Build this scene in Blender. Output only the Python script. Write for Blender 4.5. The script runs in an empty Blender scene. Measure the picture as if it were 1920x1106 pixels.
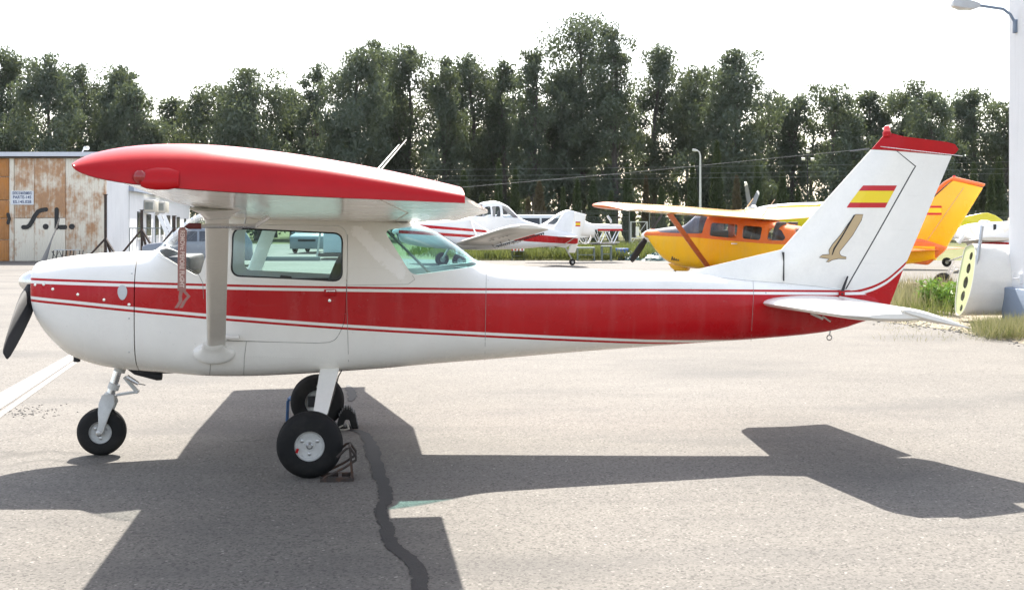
import bpy, bmesh, math, random
import numpy as np
from mathutils import Vector, Matrix
from mathutils.geometry import tessellate_polygon

# ------------------------------------------------------------------ camera
F, CX, HY, H = 2316.0, 960.0, 412.0, 1.731      # focal length and horizon in pixels of the 1920 px photograph, eye height in m
S = bpy.context.scene
COL = S.collection
cam = bpy.data.cameras.new('camera')
cam.sensor_width = 36.0
cam.lens = F / 1920 * 36.0
cam.shift_y = -(553 - HY) / 1920.0
cam.clip_start = 0.05
cam.clip_end = 5000
camo = bpy.data.objects.new('camera', cam)
camo.location = (0, 0, H)
camo.rotation_euler = (math.radians(90), 0, 0)
COL.objects.link(camo)
S.camera = camo

# ------------------------------------------------------------------ sky and sun
SUN_EL, SUN_DX = math.radians(46.0), 0.005       # the sun stands behind the airplane
w = bpy.data.worlds.new('World')
S.world = w
w.use_nodes = True
wn = w.node_tree
wn.nodes.clear()
wo = wn.nodes.new('ShaderNodeOutputWorld')
wb = wn.nodes.new('ShaderNodeBackground')
sk = wn.nodes.new('ShaderNodeTexSky')
sk.sky_type = 'NISHITA'
sk.sun_disc = False
sk.sun_elevation = SUN_EL
sk.sun_rotation = math.atan2(SUN_DX, 1.0)
sk.air_density = 1.0
sk.dust_density = 2.0
sk.ozone_density = 1.0
wb.inputs[1].default_value = 0.125
veil = wn.nodes.new('ShaderNodeMix')              # thin white high haze over the whole sky
veil.data_type = 'RGBA'
veil.inputs[0].default_value = 0.38
veil.inputs[7].default_value = (4.75, 4.7, 4.7, 1)
wn.links.new(sk.outputs[0], veil.inputs[6])
wn.links.new(veil.outputs[2], wb.inputs[0])
wn.links.new(wb.outputs[0], wo.inputs[0])
sun = bpy.data.lights.new('sun', 'SUN')
sun.energy = 4.6
sun.angle = math.radians(0.53)
sun.color = (1.0, 0.95, 0.87)
suno = bpy.data.objects.new('sun', sun)
sd = Vector((-SUN_DX, -1.0, -math.tan(SUN_EL) * math.hypot(1, SUN_DX)))
suno.rotation_euler = sd.to_track_quat('-Z', 'Y').to_euler()
suno.location = (3, 40, 45)
COL.objects.link(suno)
S.view_settings.view_transform = 'Standard'
S.view_settings.look = 'None'
S.view_settings.gamma = 1.0
S.view_settings.use_curve_mapping = False
S.view_settings.exposure = 1.63
S.render.engine = 'CYCLES'
S.cycles.max_bounces = 8
S.cycles.transparent_max_bounces = 16
S.cycles.caustics_reflective = False
S.cycles.caustics_refractive = False

# ------------------------------------------------------------------ places
def at(px, py, Y):                                 # the point seen at a pixel of the photograph, Y metres away
    return Vector(((px - CX) / F * Y, Y, H + (HY - py) / F * Y))
def gnd(px, py, z=0.0):                            # the point of the ground seen there
    Y = F * (H - z) / (py - HY)
    return Vector(((px - CX) / F * Y, Y, z))

class Frame:                                       # local axes of a thing: u aft, v away from the viewer's side, w up
    def __init__(s, X0, Y0, deg):
        s.X0, s.Y0, s.a = X0, Y0, math.radians(deg)
        s.c, s.s = math.cos(s.a), math.sin(s.a)
    def P(s, px, py, v=0.0):
        a = (px - CX) / F
        t = (v - s.X0 * s.s + s.Y0 * s.c) / (s.c - a * s.s)
        X, Y = t * a, t
        return ((X - s.X0) * s.c + (Y - s.Y0) * s.s, H + (HY - py) / F * t)

def pchip(pts):
    pts = sorted(pts)
    x = np.array([p[0] for p in pts], float); y = np.array([p[1] for p in pts], float)
    h = np.diff(x); d = np.diff(y) / h
    m = np.zeros_like(y)
    m[0], m[-1] = d[0], d[-1]
    for i in range(1, len(x) - 1):
        if d[i-1] * d[i] > 0:
            w1, w2 = 2*h[i] + h[i-1], h[i] + 2*h[i-1]
            m[i] = (w1 + w2) / (w1 / d[i-1] + w2 / d[i])
    def f(q):
        q = min(max(q, x[0]), x[-1])
        i = min(max(int(np.searchsorted(x, q)) - 1, 0), len(h) - 1)
        t = (q - x[i]) / h[i]
        return ((2*t**3 - 3*t*t + 1)*y[i] + (t**3 - 2*t*t + t)*h[i]*m[i] + (-2*t**3 + 3*t*t)*y[i+1] + (t**3 - t*t)*h[i]*m[i+1])
    return f

# ------------------------------------------------------------------ objects
def tag(o, label=None, cat=None, group=None, kind=None):
    if label: o['label'] = label
    if cat: o['category'] = cat
    if group: o['group'] = group
    if kind: o['kind'] = kind
    return o
def thing(name, loc, rz, label, cat, group=None):
    o = bpy.data.objects.new(name, None)
    o.empty_display_size = 0.2
    o.location = loc
    o.rotation_euler = (0, 0, rz)
    COL.objects.link(o)
    return tag(o, label, cat, group)
def link(name, me, mat, parent=None, smooth=False):
    if mat is not None and not me.materials:
        me.materials.append(mat)
    o = bpy.data.objects.new(name, me)
    COL.objects.link(o)
    if parent: o.parent = parent
    return o
def shade(me, ang=35):
    me.polygons.foreach_set('use_smooth', [True] * len(me.polygons))
    bm = bmesh.new(); bm.from_mesh(me)
    lim = math.radians(ang)
    for e in bm.edges:
        if len(e.link_faces) == 2:
            e.smooth = e.calc_face_angle(0) < lim
        else:
            e.smooth = False
    bm.to_mesh(me); bm.free()

class MB:                                          # collects shapes and links them as one mesh object
    def __init__(s): s.v, s.f = [], []
    def add(s, vs, fs):
        o = len(s.v)
        s.v += [tuple(p) for p in vs]
        s.f += [tuple(i + o for i in f) for f in fs]
        return s
    def box(s, c, d, rz=0, ry=0, rx=0):
        M = Matrix.Rotation(rz, 3, 'Z') @ Matrix.Rotation(ry, 3, 'Y') @ Matrix.Rotation(rx, 3, 'X')
        c = Vector(c)
        vs = [c + M @ Vector((sx*d[0]/2, sy*d[1]/2, sz*d[2]/2)) for sx in (-1, 1) for sy in (-1, 1) for sz in (-1, 1)]
        return s.add(vs, [(0,1,3,2),(4,6,7,5),(0,4,5,1),(2,3,7,6),(0,2,6,4),(1,5,7,3)])
    def span(s, a, b): # box from corner a to corner b
        return s.box([(a[i]+b[i])/2 for i in range(3)], [abs(b[i]-a[i]) for i in range(3)])
    def bar(s, a, b, wd, th, up=(0,0,1)):
        a, b = Vector(a), Vector(b)
        d = (b - a).normalized(); up = Vector(up)
        x = d.cross(up)
        if x.length < 1e-4: x = d.cross(Vector((1,0,0)))
        x.normalize(); y = x.cross(d)
        vs = [p + x*sx*wd/2 + y*sy*th/2 for p in (a, b) for sx, sy in ((-1,-1),(1,-1),(1,1),(-1,1))]
        return s.add(vs, [(3,2,1,0),(4,5,6,7),(0,1,5,4),(1,2,6,5),(2,3,7,6),(3,0,4,7)])
    def tube(s, pts, r, n=8, close=False):
        pts = [Vector(p) for p in pts]
        m = len(pts)
        rs = r if isinstance(r, (list, tuple)) else [r]*m
        o = len(s.v)
        prev = None
        for i, p in enumerate(pts):
            if close: d = pts[(i+1) % m] - pts[i-1]
            else: d = pts[min(i+1, m-1)] - pts[max(i-1, 0)]
            d.normalize()
            if prev is None:
                x = d.orthogonal().normalized()
            else:
                x = (prev - d*prev.dot(d))
                if x.length < 1e-6: x = d.orthogonal()
                x.normalize()
            prev = x
            y = d.cross(x)
            for k in range(n):
                a = 2*math.pi*k/n
                s.v.append(tuple(p + (x*math.cos(a) + y*math.sin(a))*rs[i]))
        for i in range(m if close else m-1):
            j = (i+1) % m
            for k in range(n):
                s.f.append((o+i*n+k, o+i*n+(k+1)%n, o+j*n+(k+1)%n, o+j*n+k))
        if not close:
            s.f.append(tuple(o+k for k in reversed(range(n))))
            s.f.append(tuple(o+(m-1)*n+k for k in range(n)))
        return s
    def loft(s, rings, cap=True):
        o = len(s.v); n = len(rings[0])
        for r in rings: s.v += [tuple(p) for p in r]
        for i in range(len(rings)-1):
            for k in range(n):
                s.f.append((o+i*n+k, o+i*n+(k+1)%n, o+(i+1)*n+(k+1)%n, o+(i+1)*n+k))
        if cap:
            s.f.append(tuple(o+k for k in reversed(range(n))))
            s.f.append(tuple(o+(len(rings)-1)*n+k for k in range(n)))
        return s
    def lathe(s, prof, c, axis='y', n=32, cap=True):         # prof: (radius, position along the axis)
        rings = []
        c = Vector(c)
        for r, t in prof:
            ring = []
            for k in range(n):
                a = 2*math.pi*k/n
                if axis == 'y': p = (r*math.cos(a), t, -r*math.sin(a))
                elif axis == 'x': p = (t, r*math.cos(a), r*math.sin(a))
                else: p = (r*math.cos(a), r*math.sin(a), t)
                ring.append(c + Vector(p))
            rings.append(ring)
        return s.loft(rings, cap=cap)
    def prism(s, poly, v0, v1, fn=None):           # outline in (x, z), from y = v0 to y = v1
        n = len(poly)
        fn = fn or (lambda p, v: (p[0], v, p[1]))
        vs = [fn(p, v0) for p in poly] + [fn(p, v1) for p in poly]
        return s.add(vs, [tuple(range(n)), tuple(range(2*n-1, n-1, -1))] + [(i, i+n, (i+1)%n+n, (i+1)%n) for i in range(n)])
    def ball(s, c, r, n=16, sc=(1,1,1)):
        c = Vector(c)
        rings = []
        for i in range(1, n//2):
            a = math.pi*i/(n//2)
            rings.append([c + Vector((sc[0]*r*math.sin(a)*math.cos(2*math.pi*k/n), sc[1]*r*math.sin(a)*math.sin(2*math.pi*k/n), -sc[2]*r*math.cos(a))) for k in range(n)])
        return s.loft(rings)
    def mesh(s, name, fix=True):
        me = bpy.data.meshes.new(name)
        me.from_pydata(s.v, [], s.f)
        if fix:
            bm = bmesh.new(); bm.from_mesh(me)
            bmesh.ops.recalc_face_normals(bm, faces=bm.faces)
            bm.to_mesh(me); bm.free()
        me.update()
        return me
    def build(s, name, mat, parent=None, smooth=None, bevel=0):
        me = s.mesh(name)
        if bevel:
            bm = bmesh.new(); bm.from_mesh(me)
            ed = [e for e in bm.edges if len(e.link_faces) == 2 and e.calc_face_angle(0) > math.radians(40)]
            bmesh.ops.bevel(bm, geom=ed, offset=bevel, segments=2, affect='EDGES', profile=0.5)
            bm.to_mesh(me); bm.free()
            if smooth is None: smooth = 50
        if smooth: shade(me, smooth)
        return link(name, me, mat, parent)

def rounded(poly, r, seg=5):                       # an outline with rounded corners
    out = []
    n = len(poly)
    for i in range(n):
        p, a, b = Vector(poly[i]), Vector(poly[i-1]), Vector(poly[(i+1) % n])
        ri = r[i] if isinstance(r, (list, tuple)) else r
        if ri <= 0: out.append(tuple(p)); continue
        da, db = (a-p), (b-p)
        k = min(ri, da.length*0.49, db.length*0.49)
        s0, s1 = p + da.normalized()*k, p + db.normalized()*k
        for j in range(seg+1):
            t = j/seg
            out.append(tuple(s0*(1-t)**2 + p*2*t*(1-t) + s1*t*t))
    return out
def text_mesh(s, size, name, depth=0.0, bold=0.0):
    cu = bpy.data.curves.new(name, 'FONT')
    cu.body = s; cu.size = size; cu.align_x = 'CENTER'; cu.align_y = 'CENTER'
    cu.extrude = depth; cu.offset = bold
    o = bpy.data.objects.new(name, cu)
    COL.objects.link(o)
    bpy.context.view_layer.update()
    me = bpy.data.meshes.new_from_object(o.evaluated_get(bpy.context.evaluated_depsgraph_get()))
    bpy.data.objects.remove(o)
    me.name = name
    return me
def tobj(name, me):
    o = bpy.data.objects.new(name, me); COL.objects.link(o); return o
def boolean(me, ops):                              # ops: list of (mesh, 'DIFFERENCE'/'INTERSECT'); returns a new mesh
    o = tobj('work', me)
    cs = []
    for m, op in ops:
        c = tobj('cut', m); cs.append(c)
        md = o.modifiers.new('b', 'BOOLEAN'); md.operation = op; md.object = c; md.solver = 'EXACT'
    bpy.context.view_layer.update()
    r = bpy.data.meshes.new_from_object(o.evaluated_get(bpy.context.evaluated_depsgraph_get()))
    for c in cs: bpy.data.objects.remove(c)
    bpy.data.objects.remove(o)
    return r

# ------------------------------------------------------------------ materials
class N:                                           # small node-tree helper
    def __init__(s, name):
        s.m = bpy.data.materials.new(name); s.m.use_nodes = True
        s.t = s.m.node_tree; s.t.nodes.clear()
        s.out = s.t.nodes.new('ShaderNodeOutputMaterial')
    def n(s, typ, **kw):
        nd = s.t.nodes.new('ShaderNode' + typ)
        for k, v in kw.items():
            if k[0] == 'i' and k[1:].isdigit(): s.set(nd.inputs[int(k[1:])], v)
            elif k.startswith('in_'): s.set(nd.inputs[k[3:].replace('_', ' ')], v)
            else: setattr(nd, k, v)
        return nd
    def set(s, inp, v):
        if isinstance(v, bpy.types.NodeSocket): s.t.links.new(v, inp)
        elif isinstance(v, (tuple, list)) and len(v) == 3 and inp.type == 'RGBA': inp.default_value = (*v, 1)
        else: inp.default_value = v
    def math(s, op, a, b=0.0, c=0.0, clamp=False):
        nd = s.t.nodes.new('ShaderNodeMath'); nd.operation = op; nd.use_clamp = clamp
        s.set(nd.inputs[0], a); s.set(nd.inputs[1], b); s.set(nd.inputs[2], c)
        return nd.outputs[0]
    def mix(s, f, a, b, mode='MIX'):
        nd = s.t.nodes.new('ShaderNodeMix'); nd.data_type = 'RGBA'; nd.blend_type = mode
        s.set(nd.inputs[0], f); s.set(nd.inputs[6], a); s.set(nd.inputs[7], b)
        return nd.outputs[2]
    def ramp(s, f, stops):
        nd = s.t.nodes.new('ShaderNodeValToRGB')
        cr = nd.color_ramp
        while len(cr.elements) < len(stops): cr.elements.new(0.5)
        for e, (p, c) in zip(cr.elements, stops):
            e.position = p; e.color = (*c, 1) if isinstance(c, tuple) else (c, c, c, 1)
        s.set(nd.inputs[0], f)
        return nd.outputs[0]
    def noise(s, scale, detail=4, rough=0.55, vec=None, dist=0.0):
        nd = s.t.nodes.new('ShaderNodeTexNoise')
        nd.inputs['Scale'].default_value = scale; nd.inputs['Detail'].default_value = detail
        nd.inputs['Roughness'].default_value = rough; nd.inputs['Distortion'].default_value = dist
        if vec is None: vec = s.coord()
        s.t.links.new(vec, nd.inputs['Vector'])
        return nd.outputs[0]
    def coord(s):
        if not hasattr(s, 'tc'): s.tc = s.t.nodes.new('ShaderNodeTexCoord')
        return s.tc.outputs['Object']
    def scaled(s, sc, off=(0,0,0)):
        nd = s.t.nodes.new('ShaderNodeMapping')
        nd.inputs['Scale'].default_value = sc; nd.inputs['Location'].default_value = off
        s.t.links.new(s.coord(), nd.inputs[0])
        return nd.outputs[0]
    def bump(s, h, strength=0.2, dist=0.01):
        nd = s.t.nodes.new('ShaderNodeBump')
        nd.inputs['Strength'].default_value = strength; nd.inputs['Distance'].default_value = dist
        s.set(nd.inputs['Height'], h)
        return nd.outputs[0]
    def bsdf(s, color, rough=0.5, metal=0.0, coat=0.0, normal=None, spec=0.5, **kw):
        b = s.t.nodes.new('ShaderNodeBsdfPrincipled')
        s.set(b.inputs['Base Color'], color); s.set(b.inputs['Roughness'], rough)
        s.set(b.inputs['Metallic'], metal); s.set(b.inputs['Coat Weight'], coat)
        b.inputs['Coat Roughness'].default_value = 0.12
        s.set(b.inputs['Specular IOR Level'], spec)
        if normal is not None: s.set(b.inputs['Normal'], normal)
        s.t.links.new(b.outputs[0], s.out.inputs[0])
        return s.m

def paint(name, col, rough=0.3, dirt=0.12, coat=0.0, scale=3.0, bump=(0.05, 2.2), spec=0.5):
    m = N(name)
    d = m.noise(scale, 6, 0.65)
    k = m.ramp(d, [(0.35, 1.0), (0.75, 1.0 - dirt)])
    c = m.mix(1.0, col, k, 'MULTIPLY')
    g = m.noise(scale*14, 3, 0.6)
    c = m.mix(1.0, c, m.ramp(g, [(0.3, 1.0), (0.8, 1.0 - dirt*0.5)]), 'MULTIPLY')
    r = m.math('MULTIPLY_ADD', d, 0.18, rough - 0.08)
    return m.bsdf(c, r, coat=coat, normal=m.bump(m.noise(bump[1], 3), bump[0], 0.05), spec=spec)
def metal(name, col, rough=0.35, amount=1.0):
    m = N(name)
    d = m.noise(18, 4)
    return m.bsdf(m.mix(m.ramp(d, [(0.4, 0.0), (0.8, 0.5)]), col, tuple(c*0.55 for c in col)), m.math('MULTIPLY_ADD', d, 0.25, rough-0.1), metal=amount)
def plain(name, col, rough=0.6, var=0.25, scale=6.0, bump=0.0, spec=0.5):
    m = N(name)
    d = m.noise(scale, 5, 0.6)
    c = m.mix(d, tuple(c*(1-var) for c in col), tuple(min(1, c*(1+var)) for c in col))
    return m.bsdf(c, rough, normal=m.bump(m.noise(scale*6, 4), bump, 0.01) if bump else None, spec=spec)
def rusty(name, base, amount=0.5, scale=6.0, metalness=0.2):
    m = N(name)
    d = m.noise(scale, 8, 0.7)
    f = m.ramp(d, [(0.62-amount*0.4, 0.0), (0.78-amount*0.4, 1.0)])
    rc = m.mix(m.noise(scale*5, 4), (0.05, 0.024, 0.014), (0.11, 0.05, 0.026))
    return m.bsdf(m.mix(f, base, rc), 0.75, normal=m.bump(d, 0.3, 0.01))
def glass(name, tint, refl=0.04):
    m = N(name)
    tr = m.n('BsdfTransparent'); m.set(tr.inputs[0], tint)
    gl = m.n('BsdfGlossy'); m.set(gl.inputs[0], (0.95, 0.97, 1.0)); gl.inputs['Roughness'].default_value = 0.015
    fr = m.n('Fresnel'); fr.inputs[0].default_value = 1.45
    ge = m.n('NewGeometry')
    f = m.math('MULTIPLY', m.math('MAXIMUM', fr.outputs[0], refl), m.math('SUBTRACT', 1.0, ge.outputs['Backfacing']))
    mx = m.n('MixShader', i0=f, i1=tr.outputs[0], i2=gl.outputs[0])
    m.t.links.new(mx.outputs[0], m.out.inputs[0])
    return m.m
def striped(name, base, bands, u0, u1, w0, w1, rough=0.27, coat=0.0, worn=None):
    """paint whose colour depends on the height along the body: bands = list of (points (u, w) of a line, colour below that line)"""
    m = N(name)
    sep = m.n('SeparateXYZ'); m.t.links.new(m.coord(), sep.inputs[0])
    un = m.math('DIVIDE', m.math('SUBTRACT', sep.outputs[0], u0), u1 - u0, clamp=True)
    d = m.noise(3.0, 6, 0.65)
    col = base
    for pts, off, cc in bands:
        fc = m.n('FloatCurve')
        cv = fc.mapping.curves[0]
        f = pchip(pts)
        us = sorted(p[0] for p in pts)
        q = [((u - u0)/(u1 - u0), (f(u) - w0)/(w1 - w0)) for u in np.linspace(max(us[0], u0), min(us[-1], u1), 24)]
        while len(cv.points) < len(q): cv.points.new(0.5, 0.5)
        for p, (a, b) in zip(cv.points, q):
            p.location = (a, b); p.handle_type = 'VECTOR'
        fc.mapping.extend = 'HORIZONTAL'
        fc.mapping.update()
        m.set(fc.inputs['Value'], un)
        line = m.math('MULTIPLY_ADD', fc.outputs[0], w1 - w0, w0 + off)
        below = m.math('LESS_THAN', sep.outputs[2], line)
        col = m.mix(below, col, cc)
    k = m.ramp(d, [(0.35, 1.0), (0.8, 0.9)])
    col = m.mix(1.0, col, k, 'MULTIPLY')
    if worn:                                        # flaked top coat along a line from (u, w) to (u, w)
        (ua, wa), (ub, wb2), r_ = worn
        L2 = (ub-ua)**2 + (wb2-wa)**2
        t = m.math('DIVIDE', m.math('ADD', m.math('MULTIPLY', m.math('SUBTRACT', sep.outputs[0], ua), ub-ua), m.math('MULTIPLY', m.math('SUBTRACT', sep.outputs[2], wa), wb2-wa)), L2, clamp=True)
        dx = m.math('SUBTRACT', sep.outputs[0], m.math('MULTIPLY_ADD', t, ub-ua, ua)); dz = m.math('SUBTRACT', sep.outputs[2], m.math('MULTIPLY_ADD', t, wb2-wa, wa))
        dd = m.math('SQRT', m.math('ADD', m.math('MULTIPLY', dx, dx), m.math('MULTIPLY', dz, dz)))
        f_ = m.math('ADD', m.math('SUBTRACT', 1.0, m.math('DIVIDE', dd, r_)), m.math('MULTIPLY_ADD', m.noise(9, 6, .7), 1.6, -.8))
        col = m.mix(m.ramp(f_, [(.45, 0.0), (.55, .8)]), col, (.97, .95, .92))
        col = m.mix(m.ramp(m.noise(34, 3, .6), [(.70, 0.0), (.74, .5)]), col, m.mix(.5, col, (.35, .33, .30)))
    fd = m.noise(1.0, 4, .6, vec=m.scaled((11, 3, 1.1)))   # polish marks and fading run down the skin
    col = m.mix(m.ramp(fd, [(.5, 0.0), (.8, .06)]), col, (.70, .55, .50))
    # exhaust and road grime with streaks running aft along the belly
    st = m.noise(1.0, 5, 0.7, vec=m.scaled((1.2, 9, 22)))
    col = m.mix(m.ramp(st, [(0.62, 0.0), (0.85, 0.22)]), col, (0.30, 0.27, 0.23))
    return m.bsdf(col, m.math('MULTIPLY_ADD', d, 0.16, rough - 0.08), coat=coat, normal=m.bump(m.noise(1.0, 3, 0.5, vec=m.scaled((2.4, 2.4, 3.5))), 0.11, 0.06), spec=0.26)

RED, WHITE = (0.46, 0.006, 0.010), (0.86, 0.835, 0.78)
M = {}
M['white'] = paint('white paint', WHITE, 0.22, 0.10, 0.3)
M['wing'] = paint('polished white wing paint', WHITE, 0.14, 0.08, 0.25, bump=(0.10, 5.5))
M['red'] = paint('red paint', RED, 0.30, 0.14, 0.0, spec=0.22)
M['beacon'] = paint('red lens', (0.75, 0.02, 0.015), 0.12, 0.05, 0.8)
M['lens'] = paint('dark red lens', (0.30, 0.012, 0.012), 0.15, 0.05, 0.4)
M['cream'] = paint('cream paint', (0.70, 0.66, 0.57), 0.35, 0.15)
M['tan'] = plain('tan decal', (0.47, 0.35, 0.20), 0.4, 0.08)
M['black'] = plain('black paint', (0.012, 0.012, 0.013), 0.45, 0.2)
M['dark'] = plain('dark cabin trim', (0.016, 0.017, 0.020), 0.7, 0.2)
M['seat'] = plain('seat cloth', (0.06, 0.055, 0.05), 0.85, 0.25, 20, 0.3)
M['lining'] = plain('cabin lining', (0.22, 0.21, 0.20), 0.8, 0.1)
def rubber():
    m = N('tyre rubber'); d = m.noise(6, 6, .7)
    c = m.mix(m.ramp(d, [(.45, 0.0), (.85, .5)]), (.008,.008,.0085), (.05,.046,.04))
    return m.bsdf(c, .75, normal=m.bump(m.noise(40, 3), .12, .01), spec=.3)
M['rubber'] = rubber()
M['plainrubber'] = plain('tyre rubber', (0.008, 0.008, 0.0085), 0.7, 0.35, 9, 0.15, 0.3)
M['rim'] = paint('wheel paint', (0.62, 0.62, 0.60), 0.4, 0.25, 0, 12)
M['steel'] = metal('bare steel', (0.50, 0.50, 0.50), 0.35)
M['alu'] = metal('aluminium', (0.80, 0.80, 0.80), 0.25)
M['spin'] = paint('spinner paint', (0.55, 0.56, 0.57), 0.3, 0.1)
M['flagyellow'] = plain('flag yellow', (0.80, 0.60, 0.02), 0.35, 0.04)
M['flagred'] = plain('flag red', (0.50, 0.012, 0.02), 0.35, 0.04)
M['ribbon'] = plain('faded ribbon', (0.36, 0.19, 0.17), 0.8, 0.12, 30)
M['ribbontext'] = plain('ribbon print', (0.75, 0.60, 0.55), 0.8, 0.05)
M['glass'] = glass('green tinted acrylic', (0.85, 0.95, 0.937))
M['rearglass'] = glass('teal tinted acrylic', (0.775, 0.925, 0.92), 0.06)
M['clear'] = glass('clear acrylic', (0.975, 0.985, 0.985))
M['rust'] = rusty('rusted steel', (0.035, 0.026, 0.022), 0.35, 9)
M['bluesteel'] = rusty('blue painted steel', (0.05, 0.12, 0.26), 0.2, 9)
# ------------------------------------------------------------------ ground
def asphalt():
    m = N('weathered apron asphalt')
    big = m.noise(0.22, 7, 0.62)
    mid = m.noise(1.7, 6, 0.6)
    fine = m.noise(95, 3, 0.75)
    vo = m.n('TexVoronoi'); vo.inputs['Scale'].default_value = 80; m.t.links.new(m.coord(), vo.inputs['Vector'])
    c = m.mix(m.ramp(big, [(0.3, 0.0), (0.7, 1.0)]), (0.145, 0.133, 0.117), (0.184, 0.170, 0.151))
    c = m.mix(m.ramp(mid, [(0.35, 0.0), (0.9, 0.45)]), c, (0.115, 0.108, 0.10))
    ag = m.ramp(vo.outputs['Color'], [(0.05, 0.30), (0.40, 0.92), (0.88, 1.15), (0.985, 2.5)])
    c = m.mix(0.85, c, m.mix(1.0, c, ag, 'MULTIPLY'))
    c = m.mix(m.ramp(fine, [(0.3, 0.35), (0.55, 0.0)]), c, (0.065, 0.061, 0.058))
    oil = m.noise(0.55, 4, 0.5, vec=m.scaled((0.55, 1.3, 1), (3.1, 7.7, 0)))
    c = m.mix(m.ramp(oil, [(0.53, 0.0), (0.70, 0.5)]), c, (0.072, 0.07, 0.068))
    sm = m.noise(1.0, 5, 0.6, vec=m.scaled((0.16, 1.9, 1), (0.7, 2.2, 0)))
    c = m.mix(m.ramp(sm, [(0.51, 0.0), (0.70, 0.25)]), c, (0.085, 0.08, 0.075))
    sp = m.noise(7.0, 2, 0.5)
    c = m.mix(m.ramp(sp, [(0.735, 0.0), (0.76, 0.5)]), c, (0.06, 0.055, 0.05))
    cr = m.n('TexVoronoi', feature='DISTANCE_TO_EDGE'); cr.inputs['Scale'].default_value = 0.16
    wv = m.n('Mapping'); m.t.links.new(m.coord(), wv.inputs[0])
    dn = m.n('TexNoise'); dn.inputs['Scale'].default_value = 0.9; dn.inputs['Detail'].default_value = 6
    m.t.links.new(m.coord(), dn.inputs['Vector'])
    ad = m.n('VectorMath', operation='MULTIPLY_ADD'); m.t.links.new(dn.outputs[1], ad.inputs[0]); ad.inputs[1].default_value = (1.6, 1.6, 0); m.t.links.new(m.coord(), ad.inputs[2])
    m.t.links.new(ad.outputs[0], cr.inputs['Vector'])
    ck = m.ramp(cr.outputs['Distance'], [(0.0005, 0.5), (0.0022, 0.0)])
    c = m.mix(m.math('MULTIPLY', ck, m.ramp(m.noise(0.4, 3), [(0.48, 0.0), (0.6, 1.0)])), c, (0.06, 0.055, 0.05))
    return m.bsdf(c, 0.9, normal=m.bump(fine, 0.5, 0.004), spec=0.25)
def turf(name, a, b, d):
    m = N(name)
    c = m.mix(m.noise(0.35, 5, 0.6), a, b)
    c = m.mix(m.ramp(m.noise(1.1, 6, 0.7), [(0.5, 0.0), (0.72, 1.0)]), c, d)
    return m.bsdf(c, 0.95, normal=m.bump(m.noise(30, 4), 0.6, 0.03), spec=0.1)
M['asphalt'] = asphalt()
M['turf'] = turf('dry turf', (0.10, 0.115, 0.04), (0.17, 0.17, 0.07), (0.24, 0.20, 0.12))
M['soil'] = turf('sandy soil', (0.26, 0.22, 0.17), (0.33, 0.29, 0.23), (0.15, 0.14, 0.07))
M['tar'] = plain('tar joint filler', (0.030, 0.029, 0.029), 0.75, 0.3, 14, 0.3, 0.3)
M['line'] = plain('worn white road paint', (0.225, 0.215, 0.20), 0.8, 0.4, 2.5)
def sheet(name, poly, z, mat, parent=None):
    mb = MB(); mb.add([(p[0], p[1], z) for p in poly], [tuple(range(len(poly)))])
    me = mb.mesh(name, fix=False)
    if me.polygons[0].normal.z < 0: me.flip_normals()
    o = link(name, me, mat, parent)
    return o
tag(sheet('ground', [(-1500, -400), (1500, -400), (1500, 2500), (-1500, 2500)], -0.006, M['turf']), kind='structure')
apron = tag(sheet('apron', [(-90, -30), (60, -30), (60, 52.5), (-1.5, 52.5), (-6.5, 56), (-12, 88), (-90, 95)], 0.0, M['asphalt']), kind='structure')
# soil strip by the building on the right
edge = [(1585, 588), (1640, 601), (1720, 611), (1800, 622), (1860, 634), (1925, 646), (2100, 672)]
back = [(2300, 560), (1900, 545), (1800, 535), (1700, 528), (1640, 540)]
tag(sheet('soil_strip', [gnd(*p)[:2] for p in edge + back], 0.004, M['soil'], apron))
# tar filled crack
def strip(name, pts, z, mat, parent):
    rnd = random.Random(5)
    L, R = [], []
    cs = []
    for i in range(len(pts) - 1):
        for k in range(6):
            t = k/6; cs.append([pts[i][j]*(1-t) + pts[i+1][j]*t for j in range(3)])
    cs.append(pts[-1])
    for x, y, hw in cs:
        a = gnd(x - hw*(0.72+0.5*rnd.random()), y); b = gnd(x + hw*(0.72+0.5*rnd.random()), y)
        L.append((a.x, a.y, z)); R.append((b.x, b.y, z))
    n = len(L)
    mb = MB(); mb.add(L + R, [(i, i+1, n+i+1, n+i) for i in range(n-1)])
    me = mb.mesh(name)
    if me.polygons[0].normal.z < 0: me.flip_normals()
    return link(name, me, mat, parent)
strip('tar_joint', [(662,806,9),(682,812,11),(692,826,12),(698,848,14),(706,872,14),(715,898,13),(722,922,13),(722,940,13),(713,954,12),(716,972,12),(726,988,13),(727,1006,14),(738,1026,15),(762,1044,17),(780,1062,15),(788,1084,15),(787,1106,15),(782,1140,16),(770,1190,18),(775,1260,20),(790,1400,30)], 0.004, M['tar'], apron)
strip('tar_joint', [(600,788,14),(640,797,12),(662,803,9)], 0.0045, M['tar'], apron)
strip('tar_patch', [(652,722,2),(656,730,9),(662,742,9),(656,752,5)], 0.0042, M['tar'], apron)
sheet('painted_line', [gnd(*p)[:2] for p in [(-90,806),(-60,776),(0,737),(138,661),(176,640),(186,640),(150,667),(20,754),(-60,806)]], 0.004, M['line'], apron)
sheet('painted_line', [gnd(*p)[:2] for p in [(-40,806),(0,773),(140,676),(190,644),(193,645),(146,679),(10,776),(-30,806)]], 0.004, M['line'], apron)
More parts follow.
